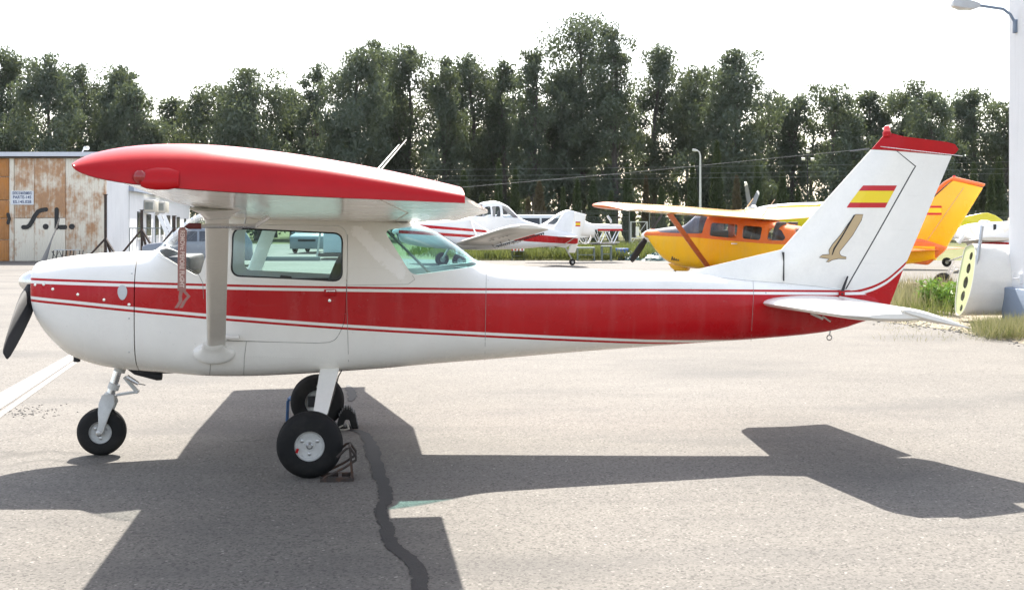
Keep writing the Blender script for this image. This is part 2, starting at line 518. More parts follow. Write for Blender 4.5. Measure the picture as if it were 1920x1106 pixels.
# crumbled gravel beside the painted line
rnd = random.Random(3)
mb = MB()
for i in range(150):
    x, y = rnd.gauss(45, 42), rnd.gauss(772, 6)
    if x < -60 or x > 150: continue
    p = gnd(x, y); r = rnd.uniform(0.003, 0.010)
    mb.ball(p + Vector((0, 0, r*0.4)), r, 6, (1, rnd.uniform(.7, 1.3), 0.7))
M['gravel'] = plain('asphalt crumbs', (0.17, 0.16, 0.15), 0.9, 0.5, 40)
tag(mb.build('gravel', M['gravel'], apron), kind='stuff')
# ------------------------------------------------------------------ bodies of revolution-like shape
class Body:
    def __init__(s, top, bot, half, nexp, mid=0.5):
        s.t, s.b, s.h, s.n, s.mid = pchip(top), pchip(bot), pchip(half), pchip(nexp), mid
    def par(s, u, off=0.0):
        zt, zb = s.t(u) - off, s.b(u) + off
        if zt < zb + 0.01: zt = zb + 0.01
        return zt, zb, max(s.h(u) - off, 0.005), s.n(u)
    def ring(s, u, m=48, off=0.0):
        zt, zb, a, n = s.par(u, off)
        zc = zb + (zt - zb)*s.mid
        r = []
        for k in range(m):
            th = 2*math.pi*(k+0.5)/m
            c, q = math.cos(th), math.sin(th)
            y = a*math.copysign(abs(c)**(2/n), c)
            b = (zt - zc) if q > 0 else (zc - zb)
            r.append((u, y, zc + b*math.copysign(abs(q)**(2/n), q)))
        return r
    def side(s, u, w, off=0.0):                    # half width at a height
        zt, zb, a, n = s.par(u, off)
        zc = zb + (zt - zb)*s.mid
        b = (zt - zc) if w > zc else (zc - zb)
        q = min(abs((w - zc)/b), 0.999)
        return a*(1 - q**n)**(1/n)
    def rings(s, us, m=48, off=0.0): return [s.ring(u, m, off) for u in us]
def lin(a, b, n): return [float(x) for x in np.linspace(a, b, n)]
def hollow(body, us, cav, th, m=48, name='shell'):
    """closed outer surface and a closed cavity inside it"""
    mb = MB(); mb.loft(body.rings(us, m))
    me = mb.mesh(name)
    inner = MB(); inner.loft(body.rings(cav, m, th))
    me2 = inner.mesh('cavity')
    return boolean(me, [(me2, 'DIFFERENCE')])
def cutter(poly, v0, v1):
    mb = MB(); mb.prism(poly, v0, v1)
    return mb.mesh('cutter')

def airfoil(t, camber=0.02, n=14, cut0=0.0, cut1=1.0, te=0.004):
    """closed outline: upper side from cut0 to cut1, then the lower side back (fractions of chord)"""
    xs = [cut0 + (cut1-cut0)*(1-math.cos(math.pi*i/n))/2 for i in range(n+1)] if cut0 == 0 else lin(cut0, cut1, n//2+1)
    def th(x): return 5*t*(0.2969*math.sqrt(max(x,0)) - 0.1260*x - 0.3516*x*x + 0.2843*x**3 - 0.1015*x**4) + te*x
    def yc(x): return camber/0.16*(0.8*x - x*x) if x < 0.4 else camber/0.36*(0.2 + 0.8*x - x*x)
    up = [(x, yc(x) + th(x)) for x in xs]
    lo = [(x, yc(x) - th(x)) for x in reversed(xs)]
    if cut0 == 0: lo = lo[:-1]
    return up + lo

def wheel(parent, c, R, wd, rr, name='wheel', mt='rubber', mr='rim', n=40):
    """painted hub disc with a tyre and an axle cap, spinning about the local y axis"""
    hb = MB()
    w2 = wd/2
    hb.lathe([(rr*0.98, -w2*0.55), (rr*1.03, -w2*0.78), (rr*0.92, -w2*0.80), (rr*0.80, -w2*0.50), (rr*0.76, -w2*0.12), (rr*0.42, -w2*0.16), (rr*0.36, -w2*0.6), (rr*0.15, -w2*0.66),
              (rr*0.15, w2*0.75), (rr*0.36, w2*0.7), (rr*0.42, w2*0.40), (rr*0.72, w2*0.35), (rr*0.78, w2*0.55), (rr*0.92, w2*0.80), (rr*1.03, w2*0.78), (rr*0.98, w2*0.55)], c, 'y', n)
    o = hb.build(name, M[mr], parent, 30)
    prof = []
    for i in range(19):
        a = math.pi*(i/18)
        x = -math.cos(a)
        y = abs(math.sin(a))**0.62
        prof.append((rr*0.97 + (R - rr*0.97)*y, w2*math.copysign(abs(x)**0.8, x)))
    ty = MB()
    pr = []
    for r, t in prof:
        pr.append((r, t))
    for g in (-0.32, 0.0, 0.32):                    # tread grooves
        pr = [q for q in pr if abs(q[1] - g*wd*0.5) > 0.006]
        pr += [(R*0.995, g*wd*0.5-0.006), (R*0.965, g*wd*0.5-0.004), (R*0.965, g*wd*0.5+0.004), (R*0.995, g*wd*0.5+0.006)]
    pr.sort(key=lambda q: q[1])
    ty.lathe(pr, c, 'y', n + 8, cap=False)
    ty.build('tyre', M[mt], o, 30)
    cp = MB()
    cp.lathe([(rr*0.02, -w2*0.95), (rr*0.13, -w2*0.95), (rr*0.15, -w2*0.85), (rr*0.22, -w2*0.78), (rr*0.25, -w2*0.6)], c, 'y', 12)
    for k in range(3):
        a = 2*math.pi*k/3 + 0.5
        cp.lathe([(0.008, -w2*0.62), (0.012, -w2*0.60), (0.012, -w2*0.3)], (c[0]+rr*0.56*math.cos(a), c[1], c[2]+rr*0.56*math.sin(a)), 'y', 8)
    cp.build('axle_cap', M['steel'], o, 30)
    return o

# ------------------------------------------------------------------ the red and white airplane
FR = Frame(-1.495, 9.30, 7.5)
P = FR.P
plane = thing('light_airplane', (FR.X0, FR.Y0, 0), FR.a, 'white high-wing light airplane with a red side band and red wing tip, parked on chocks', 'airplane')
topx = [(60,509),(62,502),(66,496),(75,491.5),(90,488),(115,483),(160,477),(220,473),(256,471.5),(291,470),(330,437),(372,404)]
top = [P(x, y, 0) for x, y in topx]
uw = top[-1][0]
top += [(uw+0.12, 1.80), (uw+0.35, 1.83), (0.4, 1.80)]
top += [P(x, y, 0) for x, y in [(740,412),(797,425),(850,455),(900,490),(930,497),(1000,501),(1100,505),(1200,508),(1290,512),(1410,524),(1500,533),(1580,541),(1620,549),(1645,560)]]
bot = [P(x, y, -0.2) for x, y in [(60,553),(62,566),(67,590),(75,610),(85,625),(100,643),(130,668),(160,680),(200,690),(256,696),(320,699),(390,703),(470,703),(560,699),(640,694),(760,686),(900,677),(1100,662),(1300,648),(1450,638),(1560,627),(1620,613),(1645,602)]]
def uat(x, v=-0.4): return P(x, 560, v)[0]
u0 = P(60, 520, -0.25)[0]
top = [(max(u, u0), z) for u, z in top]; bot = [(max(u, u0 + 0.0001*i), z) for i, (u, z) in enumerate(bot)]
uend = P(1645, 590, 0)[0]
half = [(u0, .29), (u0+.012, .345), (u0+.04, .385), (u0+.12, .42), (u0+.4, .45), (uat(252), .475), (uat(330), .50), (uat(400), .53), (uat(600), .545), (uat(720), .53), (uat(800), .505), (uat(900), .455), (uat(1100), .36), (uat(1300), .255), (uat(1450), .175), (uat(1580), .095), (uend, .03)]
nexp = [(u0, 2.6), (u0+.3, 3.0), (uat(252), 3.4), (uat(330), 4.4), (uat(420), 5.2), (uat(700), 5.2), (uat(800), 4.0), (uat(900), 3.2), (uat(1100), 2.8), (uat(1300), 2.6), (uend, 2.4)]
B = Body(top, bot, half, nexp, 0.5)
def side_px(x, y):                                 # local point of the near side of the body seen at a pixel
    v = -0.45
    for _ in range(6):
        u, w_ = P(x, y, v)
        v = -B.side(u, w_)
    return u, v, w_
def line_px(pts): return [(lambda q: (q[0], q[2]))(side_px(x, y)) for x, y in pts]
l1 = line_px([(62,521),(160,525),(252,528),(385,532),(520,535),(650,537),(800,539),(920,540.3),(1100,541),(1300,542),(1440,543),(1580,544)])
l4 = line_px([(62,555.5),(160,566),(252,575.7),(385,588),(520,599),(650,608.3),(780,616),(920,623.5),(1100,632),(1250,637.5)])
l4 += [(l4[-1][0]+0.6, l4[-1][1]-0.02), (uend, l4[-1][1]-0.10)]
RW = (0.62, 0.61, 0.59)
M['body'] = striped('white body paint with red band', WHITE, [(l1, 0, RED), (l1, -.0165, WHITE), (l1, -.0375, RED), (l4, 0, WHITE), (l4, -.0205, RED), (l4, -.0375, WHITE)], u0-.05, uend+.05, 0.2, 2.2, worn=(line_px([(672,432)])[0], line_px([(752,512)])[0], .10))
uc = side_px(251.5, 600)[0]
# cowling
us = [u0, u0+.006, u0+.012, u0+.022, u0+.04, u0+.065, u0+.1] + lin(u0+.15, uc-.0035, 14)
cow = MB(); cow.loft(B.rings(us, 56))
cowl = cow.build('cowling', M['body'], plane, 40)
# cabin and tail cone
ucav0, ucav1 = uc + 0.10, side_px(915, 560)[0]
usf = [uc+.0035] + lin(uc+.05, ucav1, 46) + lin(ucav1+.1, uend-.05, 30) + [uend]
cav = lin(ucav0, ucav1, 40)
shell = hollow(B, usf, cav, 0.03, 56)
def pp(pts, v=-0.5): return [P(x, y, v) for x, y in pts]
doorwin = rounded(pp([(437,428),(642,438),(641,527),(434,517)], -.53), .065)
rearwin = rounded(pp([(720,432),(800,422),(815,385),(960,470),(896,500),(772,516)], -.5), [.05,0,0,0,.02,.05])
screen = rounded(pp([(288,471),(310,484),(368,516),(377,512),(397,445),(399,380),(350,380),(280,450)], -.5), [0,.02,.03,.03,.02,0,0,0])
door = rounded(pp([(430,421),(640,424),(652,440),(650,520),(646,606),(628,640),(600,643),(420,638),(422,560)], -.54), [.05,.04,.08,.02,.08,.12,.05,.05,.02])
def grow(poly, d):
    c = Vector((sum(p[0] for p in poly)/len(poly), sum(p[1] for p in poly)/len(poly)))
    out = []
    n = len(poly)
    area = sum(poly[i][0]*poly[(i+1)%n][1] - poly[(i+1)%n][0]*poly[i][1] for i in range(n))
    sg = 1 if area > 0 else -1
    for i in range(n):
        t = (Vector(poly[(i+1)%n]) - Vector(poly[i-1]))
        if t.length < 1e-9: out.append(poly[i]); continue
        t.normalize()
        out.append((poly[i][0] + sg*t.y*d, poly[i][1] - sg*t.x*d))
    return out
cw, cr_, cs_ = cutter(doorwin, -.9, .9), cutter(rearwin, -.9, .9), cutter(screen, -.9, .9)
cd = cutter(grow(door, .003), -.9, 0.0)
fus = boolean(shell, [(cw, 'DIFFERENCE'), (cr_, 'DIFFERENCE'), (cs_, 'DIFFERENCE'), (cd, 'DIFFERENCE')])
fus.materials.clear(); fus.name = 'fuselage'; shade(fus, 32)
fuselage = link('fuselage', fus, M['body'], plane)
dm = boolean(shell, [(cutter(door, -.9, 0.0), 'INTERSECT'), (cw, 'DIFFERENCE')])
dm.materials.clear(); shade(dm, 32)
dooro = link('door', dm, M['body'], plane)
# glass: a thin skin of the same body inside each opening
thin = hollow(B, [uc+.02] + lin(uc+.05, ucav1+.02, 46), lin(uc+.024, ucav1+.016, 46), 0.014, 56)
skin = boolean(thin, [])
def pane(name, poly, mat, parent, sides=(-.9, .9)):
    g = boolean(thin, [(cutter(grow(poly, -.0006), *sides), 'INTERSECT')])
    g.materials.clear(); shade(g, 40)
    return link(name, g, mat, parent)
pane('window', doorwin, M['glass'], dooro, (-.9, 0))
pane('window', doorwin, M['glass'], fuselage, (0, .9))
pane('rear_window', rearwin, M['rearglass'], fuselage)
pane('windscreen', screen, M['clear'], fuselage)
# window seals
def seal(name, poly, r, parent, mat, sgn=-1):
    mb = MB(); pts = []
    for a, b in poly: pts.append((a, sgn*(B.side(a, b) - 0.002), b))
    mb.tube(pts, r, 6, True)
    return mb.build(name, mat, parent, 40)
seal('window_seal', doorwin, .0065, dooro, M['black'])
fr2 = grow(doorwin, .035)
def raised(name, outer, inner, lift, parent, mat):  # a flat band following the skin
    n = len(outer); mb = MB(); vs = []
    for poly in (outer, inner):
        for a, b in poly: vs.append((a, -(B.side(a, b) + lift), b))
    for poly in (outer, inner):
        for a, b in poly: vs.append((a, -(B.side(a, b) - .004), b))
    fs = []
    for i in range(n):
        j = (i+1) % n
        fs += [(i, j, n+j, n+i), (2*n+i, i, j, 2*n+j)][:2] + [(n+i, n+j, 3*n+j, 3*n+i)]
    mb.add(vs, fs)
    return mb.build(name, mat, parent, 40)
raised('window_frame', fr2, grow(doorwin, .008), .004, dooro, M['white'])
rs = [p for p in rearwin if P(960, 470, -.5)[0] > p[0] and p[1] < P(800, 423, -.5)[1]]
# door handle, lock and small screws on the side
def on_side(x, y, lift=0.0):
    u, v, w_ = side_px(x, y); return (u, v - lift, w_)
h0 = on_side(619, 549)
hm = MB(); hm.box((h0[0], h0[1]-.003, h0[2]), (.085, .012, .05))
hm.build('door_handle', M['red'], dooro, bevel=.004)
hm = MB(); hm.box((h0[0]+.004, h0[1]-.010, h0[2]+.014), (.066, .010, .014))
hm.build('handle_lever', M['alu'], dooro, bevel=.003)
def stud(x, y, r, name, mat, parent, lift=.004):
    mb = MB(); p = on_side(x, y)
    mb.lathe([(r*.3, -lift*1.2), (r, -lift), (r, .004)], p, 'y', 12)
    return mb.build(name, mat, parent, 30)
stud(618, 563.5, .011, 'lock', M['alu'], dooro)
for x, y in [(99,542),(146,552),(195,562),(242,571),(82,533),(66,534)]: stud(x, y, .010, 'fastener', M['alu'], cowl, .003)
for x, y in [(247,513),(242,597),(242,660)]: stud(x, y, .006, 'fastener', M['steel'], cowl, .002)
# oval plate on the cowling
mb = MB(); pts = [on_side(229.5 + 9*math.cos(a)*(1+.15*math.sin(a)), 548.5 - 14*math.sin(a), .003) for a in lin(0, 2*math.pi, 25)[:-1]]
mb.add(pts, [tuple(range(24))]); mb.build('cover_plate', M['spin'], cowl)
# panel seams: thin dark lines laid on the skin
def seam(pts, parent, r=.0016, name='panel_seam', mat='seam'):
    out = []
    for i in range(len(pts)-1):
        for k in range(8):
            t = k/8; out.append(on_side(pts[i][0]*(1-t)+pts[i+1][0]*t, pts[i][1]*(1-t)+pts[i+1][1]*t, .0004))
    out.append(on_side(*pts[-1], .0004))
    mb = MB(); mb.tube(out, r, 5)
    return mb.build(name, M[mat], parent)
M['seam'] = plain('dark seam line', (0.26, 0.25, 0.23), 0.8, 0.1)
seam([(912,500),(911,560),(909,676)], fuselage)
seam([(652,440),(650,560),(654,694)], fuselage)
seam([(462,640),(458,672),(457,702)], fuselage)
seam([(395,680),(393,703)], fuselage)
seam([(600,643),(420,639)], fuselage)
seam([(291,472),(330,492),(372,514),(380,530),(382,560)], fuselage)
seam([(1412,527),(1413,552),(1408,640)], fuselage)
seam([(773,516),(778,524),(765,533),(650,535)], fuselage, .0012)
seam([(1290,514),(1410,527),(1470,531),(1530,537),(1578,544)], fuselage)
for x, y in [(1411,525),(1420,524.5),(1432,525),(1495,530),(1518,533),(1540,537),(1436,549)]: stud(x, y, .006, 'rivet', M['steel'], fuselage, .002)
mb = MB()                                           # rivet rows on the boot cowl and below the windscreen
for i in range(34):
    t = i/33
    for (x0, y0, x1, y1) in ((296,480,368,520),(256,478,292,482),(258,690,380,700),(470,668,645,672)):
        p = on_side(x0*(1-t)+x1*t, y0*(1-t)+y1*t)
        mb.lathe([(.0012, -.0022), (.0032, -.0012), (.0034, .001)], p, 'y', 6)
tag(mb.build('rivet_rows', M['white'], fuselage), kind='stuff')
# ---- cabin interior
iu = lambda x: P(x, 500, 0)[0]
mb = MB(); mb.box((iu(350), 0, 1.30), (.16, .86, .34)); mb.box((iu(338), 0, 1.42), (.24, .70, .04))
mb.build('instrument_panel', M['dark'], plane, bevel=.02)
for s in (-.24, .24):
    mb = MB(); mb.tube([(iu(350), s, 1.27), (iu(420), s, 1.27)], .012, 8)
    mb.tube([(iu(420), s-.13, 1.37), (iu(422), s-.12, 1.28), (iu(421), s, 1.25), (iu(422), s+.12, 1.28), (iu(420), s+.13, 1.37)], .014, 8)
    mb.build('control_yoke', M['dark'], plane, 40)
    st = MB()
    st.loft([[(iu(548)+a, s+b*.2, c) for a, b, c in ring] for ring in (
        [(.0,-1,.92),(.42,-1,.90),(.42,1,.90),(0,1,.92)], [(.0,-1.05,1.02),(.44,-1.05,.98),(.44,1.05,.98),(0,1.05,1.02)])])
    so = st.build('seat', M['seat'], plane, bevel=.03)
    bk = MB()
    bk.loft([[(iu(600)+x0, s-yy, z), (iu(600)+x0+.10, s-yy, z), (iu(600)+x0+.10, s+yy, z), (iu(600)+x0, s+yy, z)] for x0, yy, z in ((0,.2,.98),(.02,.21,1.1),(.06,.215,1.28),(.11,.20,1.40),(.15,.15,1.47))])
    bk.build('backrest', M['seat'], so, bevel=.03)
mb = MB(); mb.box((iu(560), 0, .80), (1.2, .74, .03)); mb.build('cabin_floor', M['dark'], plane)
mb = MB(); mb.box((iu(535), .485, 1.22), (.85, .02, .10)); mb.box((iu(530), .47, 1.275), (.09, .03, .03), 0, .15); mb.build('door_sill_trim', M['dark'], plane, bevel=.008)
mb = MB(); mb.tube([(iu(720), -.40, 1.66), (iu(760), -.36, 1.50), (iu(820), -.30, 1.26)], .01, 6); mb.build('shoulder_belt', M['lining'], plane, 40)
mb = MB(); mb.ball((iu(860), -.10, 1.30), .085, 12); mb.tube([(iu(840), -.2, 1.22), (iu(852), -.15, 1.34), (iu(872), -.05, 1.36), (iu(885), 0, 1.24)], .018, 8); mb.build('headset', M['dark'], plane, 40)
mb = MB(); mb.box((iu(800), 0, 1.20), (.75, .82, .02)); mb.build('parcel_shelf', M['lining'], plane)
# ---- wing
ZR = dict(le=1.815, te=1.735)
def wing_station(v):
    a = abs(v)
    if a < 2.6: le, te = -.73, 1.03
    else:
        t = (a - 2.6)/(4.9 - 2.6); le, te = -.73 + .075*t, 1.03 - .37*t
    t = min(a/4.9, 1.1)
    zl = 1.815 + (1.926-1.815)*t; zt = 1.722 + (1.826-1.722)*t
    thick = .118 - .010*t
    return le, te, zl, zt, thick
def wring(v, c0, c1, camber=.02, scale_up=None, n=16, lead=0.0, te=.004):
    le, te_, zl, zt, th = wing_station(v)
    le += lead
    ch = te_ - le
    out = []
    for x, y in airfoil(th, camber, n, c0, c1, te):
        out.append((le + x*ch, v, zl + (zt-zl)*x + y*ch))
    return out
for sg in (-1, 1):
    vs = [.0, .3, .53, 1.2, 1.9, 2.6, 3.4, 4.2, 4.88]
    mb = MB(); mb.loft([wring(sg*v, 0, .745) for v in vs])
    rf = MB(); rf.loft([wring(sg*v, .745, .83, n=10) for v in (.0, .3, .555)]); rf.build('root_fairing', M['wing'], plane, 40)
    wg = mb.build('wing', M['wing'], plane, 40)
    fl = MB(); fl.loft([wring(sg*v, .752, 1.0, n=10) for v in (.56, 1.2, 1.9, 2.58)]); fl.build('flap', M['wing'], plane, 40)
    al = MB(); al.loft([wring(sg*v, .752, 1.0, n=10) for v in (2.60, 3.4, 4.2, 4.87)]); al.build('aileron', M['wing'], plane, 40)
    # moulded red tip: the top rolls down to a sharp lower edge
    rings = []
    for i in range(17):
        s = i/16; a = s*math.pi/2
        v = 4.885 + .30*math.sin(a)**.72
        k = max(math.cos(a), .0015)
        base = wring(4.885, 0, 1.0, te=.019, n=32)
        le, te_, zl, zt, th = wing_station(4.885)
        ch = te_ - le
        lo = pchip([(p[0], p[2]) for p in base[33:]] + [(base[0][0]-1e-4, base[0][2])])
        ring = []
        for (x, y, z) in base:
            zz = lo(x) + (z - lo(x))*k**.66
            f = (x - le)/ch
            ring.append((x + .02*s*s*(1-min(1, f*1.5)), sg*v, zz - .012*math.sin(a)))
        rings.append(ring)
    mb = MB(); mb.loft(rings, cap=False); wt = mb.build('wing_tip', M['red'], plane, 45)
    # navigation light in a blister on the tip
    if sg < 0:
        bu, bw = P(258, 330, -5.18)
        mb = MB(); mb.ball((bu+.008, -5.184, bw-.004), .024, 14, (1, .8, 1)); mb.build('navigation_light', M['lens'], wt, 40)
        mb = MB(); mb.loft([[(bu+x, -5.176 - .010*(-math.sin(a)) - r*.62*math.cos(a), bw - .008 + r*math.sin(a)) for a in lin(-math.pi/2, math.pi/2, 9)] + [(bu+x, -5.05, bw+r), (bu+x, -5.05, bw-r)] for x, r in ((.012,.028),(.03,.035),(.06,.039),(.10,.038),(.135,.030))])
        mb.build('light_fairing', M['red'], wt, 45)
    # lift strut: streamlined section, cuff at both ends
    def srow(p, ch, th): return [(p[0]+ch*(x-.5), p[1], p[2]+y*ch*0) if False else (p[0]+ch*(x-.5), p[1] + y*ch, p[2] + y*ch*.3) for x, y in airfoil(th, 0, 12)]
    sb = P(404.5, 656, -.52); sl = wing_station(2.62)
    A = Vector((sb[0], sg*.50, sb[1])); Z = Vector((P(407, 404, -2.62)[0], sg*2.62, sl[2]-.095))
    mb = MB(); mb.loft([srow(A.lerp(Z, t), .128, .36) for t in (0, .25, .5, .75, 1)])
    so = mb.build('wing_strut', M['white'], plane, 40)
    fc = on_side(402, 661)
    rings = []
    for o_, ra, rb_, up_ in ((-.02,.150,.084,0),(.004,.147,.081,0),(.016,.132,.070,.004),(.032,.108,.054,.012),(.052,.086,.040,.028),(.075,.072,.030,.050),(.10,.067,.026,.078)):
        rings.append([(fc[0] + ra*math.cos(q), sg*(abs(fc[1]) + o_ - .012*math.sin(q)*(1 if o_ < .05 else 0)), fc[2] + up_ + rb_*math.sin(q)) for q in lin(0, 2*math.pi, 29)[:-1]])
    mb = MB(); mb.loft(rings)
    mb.build('strut_cuff', M['white'], so, 60)
    mb = MB(); mb.loft([srow(A.lerp(Z, t), c, d) for t, c, d in ((.955,.134,.40),(.975,.16,.40),(.99,.20,.4),(1.012,.29,.36))])
    mb.build('strut_cuff', M['white'], so, 45)
    # main gear: flat spring leg, wheel, brake line
    tp, bt = P(619, 688, -.40), P(601, 776, -.86)
    lm = MB()
    lm.loft([[(u-wd/2, sg*(v-.011), z), (u+wd/2, sg*(v-.011), z), (u+wd/2, sg*(v+.011), z+.012), (u-wd/2, sg*(v+.011), z+.012)] for u, v, z, wd in (
        (tp[0]+.02, .30, tp[1]+.09, .15), (tp[0], .40, tp[1], .138), ((tp[0]*2+bt[0])/3, .56, (tp[1]*2+bt[1])/3, .126), ((tp[0]+bt[0]*2)/3, .72, (tp[1]+bt[1]*2)/3, .112), (bt[0], .86, bt[1], .098), (bt[0]-.03, .92, bt[1]-.06, .09))])
    leg = lm.build('gear_leg', M['white'], plane, bevel=.004)
    mb = MB(); mb.loft([[(tp[0]-a, sg*(.365+b), z), (tp[0]+a*1.05, sg*(.365+b), z), (tp[0]+a*1.05, sg*(.20), z), (tp[0]-a, sg*.20, z)] for a, b, z in ((.075,.02,tp[1]+.005),(.082,.075,tp[1]+.038))])
    mb.build('leg_fairing', M['white'], leg, bevel=.004)
    mb = MB(); o = -.013 if sg < 0 else .013
    mb.tube([(tp[0]+.085, sg*.42, tp[1]-.02), (tp[0]+.06, sg*.46, tp[1]-.06), (tp[0]+.03, sg*.60, tp[1]-.16), (bt[0]+.058, sg*.80, bt[1]+.03), (bt[0]+.04, sg*.87, bt[1]-.03)], .0045, 6)
    for t in (.25, .62):
        q = Vector((tp[0], .40, tp[1])).lerp(Vector((bt[0], .86, bt[1])), t)
        mb.tube([(q.x-.066, sg*(q.y+.015), q.z-.002), (q.x+.064, sg*(q.y+.015), q.z-.008)], .0035, 5)
    mb.build('brake_line', M['black'], leg, 40)
    wc = (P(581, 836, -1.0)[0], sg*1.0, .222)
    wo_ = wheel(plane, wc, .222, .158, .103)
    mb = MB(); mb.bar((wc[0]+.02, sg*.93, wc[2]), (bt[0]-.02, sg*.90, bt[1]-.03), .05, .05); mb.box((wc[0]-.045, sg*.905, wc[2]+.01), (.06, .035, .09))
    mb.build('brake_caliper', M['dark'], wo_, bevel=.006)
    if sg < 0:
        mb = MB(); mb.box((wc[0]-.082, -1.066, wc[2]-.03), (.018, .004, .03), 0, .35); mb.build('paint_mark', M['red'], wo_)
# pitot tube under the near wing with its cover and ribbon
pu, pw = P(352, 424, -2.75)
mb = MB(); mb.tube([(pu+.01, -2.75, pw), (pu+.35, -2.75, pw)], .011, 8); mb.tube([(pu+.35, -2.75, pw), (pu+.42, -2.75, pw+.05)], .011, 8)
mb.build('pitot_tube', M['alu'], plane, 40)
step = P(412, 632, -.56)
mb = MB(); mb.box((P(427, 632, -.58)[0], -.575, step[1]-.0), (.16, .05, .025)); mb.build('step_bracket', M['white'], plane, bevel=.006)
# wire loop above the door: the fuel vent tube behind the strut
mb = MB(); mb.tube([(*P(434, 430, -.62)[:1], -.62, P(434,430,-.62)[1]), (P(450,430,-.62)[0], -.62, P(450,430,-.62)[1]), (P(458,424,-.62)[0], -.62, P(458,424,-.62)[1]), (P(461,408,-.62)[0], -.62, P(461,408,-.62)[1])], .006, 6)
mb.build('vent_tube', M['steel'], plane, 40)
# ---- nose gear
nw = (P(191, 799, 0)[0], 0.0, .175)
wheel(plane, nw, .175, .125, .084, 'nose_wheel')
ntop, nmid = P(226, 690, 0), P(203, 752, 0)
mb = MB(); mb.tube([(ntop[0], 0, ntop[1]+.04), (nmid[0], 0, nmid[1])], [.03, .03], 14); ns = mb.build('nose_strut', M['alu'], plane, 40)
a, b = Vector((ntop[0], 0, ntop[1])), Vector((nmid[0], 0, nmid[1]))
for t in (.02, .55, .85):
    mb = MB(); q = a.lerp(b, t); mb.tube([q+(a-b).normalized()*.022, q-(a-b).normalized()*.022], .042, 14)
    mb.build('strut_collar', M['rim'], ns, 40)
for s in (-1, 1):
    mb = MB(); mb.loft([[(u-wd/2, s*(v-.008), z), (u+wd/2, s*(v-.008), z), (u+wd/2, s*(v+.008), z+.004), (u-wd/2, s*(v+.008), z+.004)] for u, v, z, wd in ((nmid[0]+.005,.035,nmid[1]+.05,.085),(nmid[0]+.002,.07,nmid[1]-.01,.115),(nmid[0]-.012,.088,nmid[1]-.07,.088),(nw[0]+.02,.092,nw[2]+.06,.052),(nw[0],.092,nw[2]-.005,.046))])
    fk = mb.build('fork', M['rim'], ns, bevel=.004)
    mb = MB(); mb.lathe([(.006,-.105*1),(.016,-.104),(.024,-.098),(.024,-.07)] if s < 0 else [(.024,.07),(.024,.098),(.016,.104),(.006,.105)], nw, 'y', 12); mb.build('axle_nut', M['steel'], ns, 30)
t0, t1, t2 = P(232, 707, -.03), P(256, 735, -.03), P(218, 741, -.03)
mb = MB(); mb.bar((t0[0], 0, t0[1]), (t1[0], 0, t1[1]), .05, .022); mb.bar((t1[0], 0, t1[1]), (t2[0], 0, t2[1]), .05, .018); mb.tube([(t1[0], -.035, t1[1]), (t1[0], .035, t1[1])], .013, 8)
mb.build('torque_link', M['rim'], ns, bevel=.003)
q0, q1 = P(238, 706, -.05), P(260, 719, -.05)
mb = MB(); mb.tube([(q0[0], -.06, q0[1]), (q1[0], -.06, q1[1])], [.02, .014], 8); mb.tube([(q1[0], -.06, q1[1]), (q1[0]+.05, -.06, q1[1]-.01)], .004, 6); mb.build('shimmy_damper', M['alu'], ns, 40)
e0, e1, e2 = P(250, 694, -.1), P(318, 696, -.1), P(304, 707, -.1)
mb = MB(); mb.tube([(e0[0]-.04, -.1, e0[1]+.03), (e0[0]+.02, -.1, e0[1]), (e2[0]-.03, -.1, e2[1]+.012), (e2[0], -.1, e2[1]+.012)], [.02,.034,.036,.034], 12); mb.box(((e0[0]+e1[0])/2+.04, -.1, e1[1]+.01), (.26, .14, .035))
mb.build('exhaust_pipe', M['dark'], plane, bevel=.006)
d0 = P(144, 674, -.15); mb = MB(); mb.tube([(d0[0], -.15, d0[1]+.06), (d0[0], -.15, d0[1]-.016)], .024, 10); mb.build('drain_pipe', M['dark'], plane, 40)
# ---- propeller
sc = P(56, 527, 0); uc0 = u0 - .012
ax = (0, sc[1] - .004)
pw_ = sc[1] - .005
mb = MB(); mb.lathe([(.004, -.125), (.03, -.115), (.058, -.085), (.078, -.045), (.088, 0), (.09, .02), (.088, .035)], (u0-.03, 0, pw_), 'x', 28); spn = mb.build('spinner', M['alu'], plane, 40)
ph = math.radians(60)
for sg in (-1, 1):
    d = Vector((0, sg*math.sin(ph), sg*math.cos(ph)))       # sg -1: towards the viewer and down
    tdir = Vector((0, -d.z, d.y))
    rings = []
    for r, ch, tw, th in ((.05,.085,62,.035),(.12,.10,55,.030),(.22,.128,46,.024),(.36,.142,36,.019),(.55,.138,27,.014),(.72,.122,21,.010),(.84,.100,18,.008),(.895,.075,17,.006),(.91,.045,17,.004)):
        a = math.radians(tw)
        cd_ = tdir*math.cos(a) + Vector((1, 0, 0))*math.sin(a)*(1)
        nd = d.cross(cd_)
        c = Vector((u0-.045, 0, pw_)) + d*r
        rings.append([c + cd_*(x-.45)*ch + nd*(y*ch*th/ch/.06*.6 if False else y*th*8) for x, y in airfoil(.12, .03, 10)])
    mb = MB(); mb.loft(rings); mb.build('propeller_blade', M['propblack'] if 'propblack' in M else M['dark'], spn, 50)
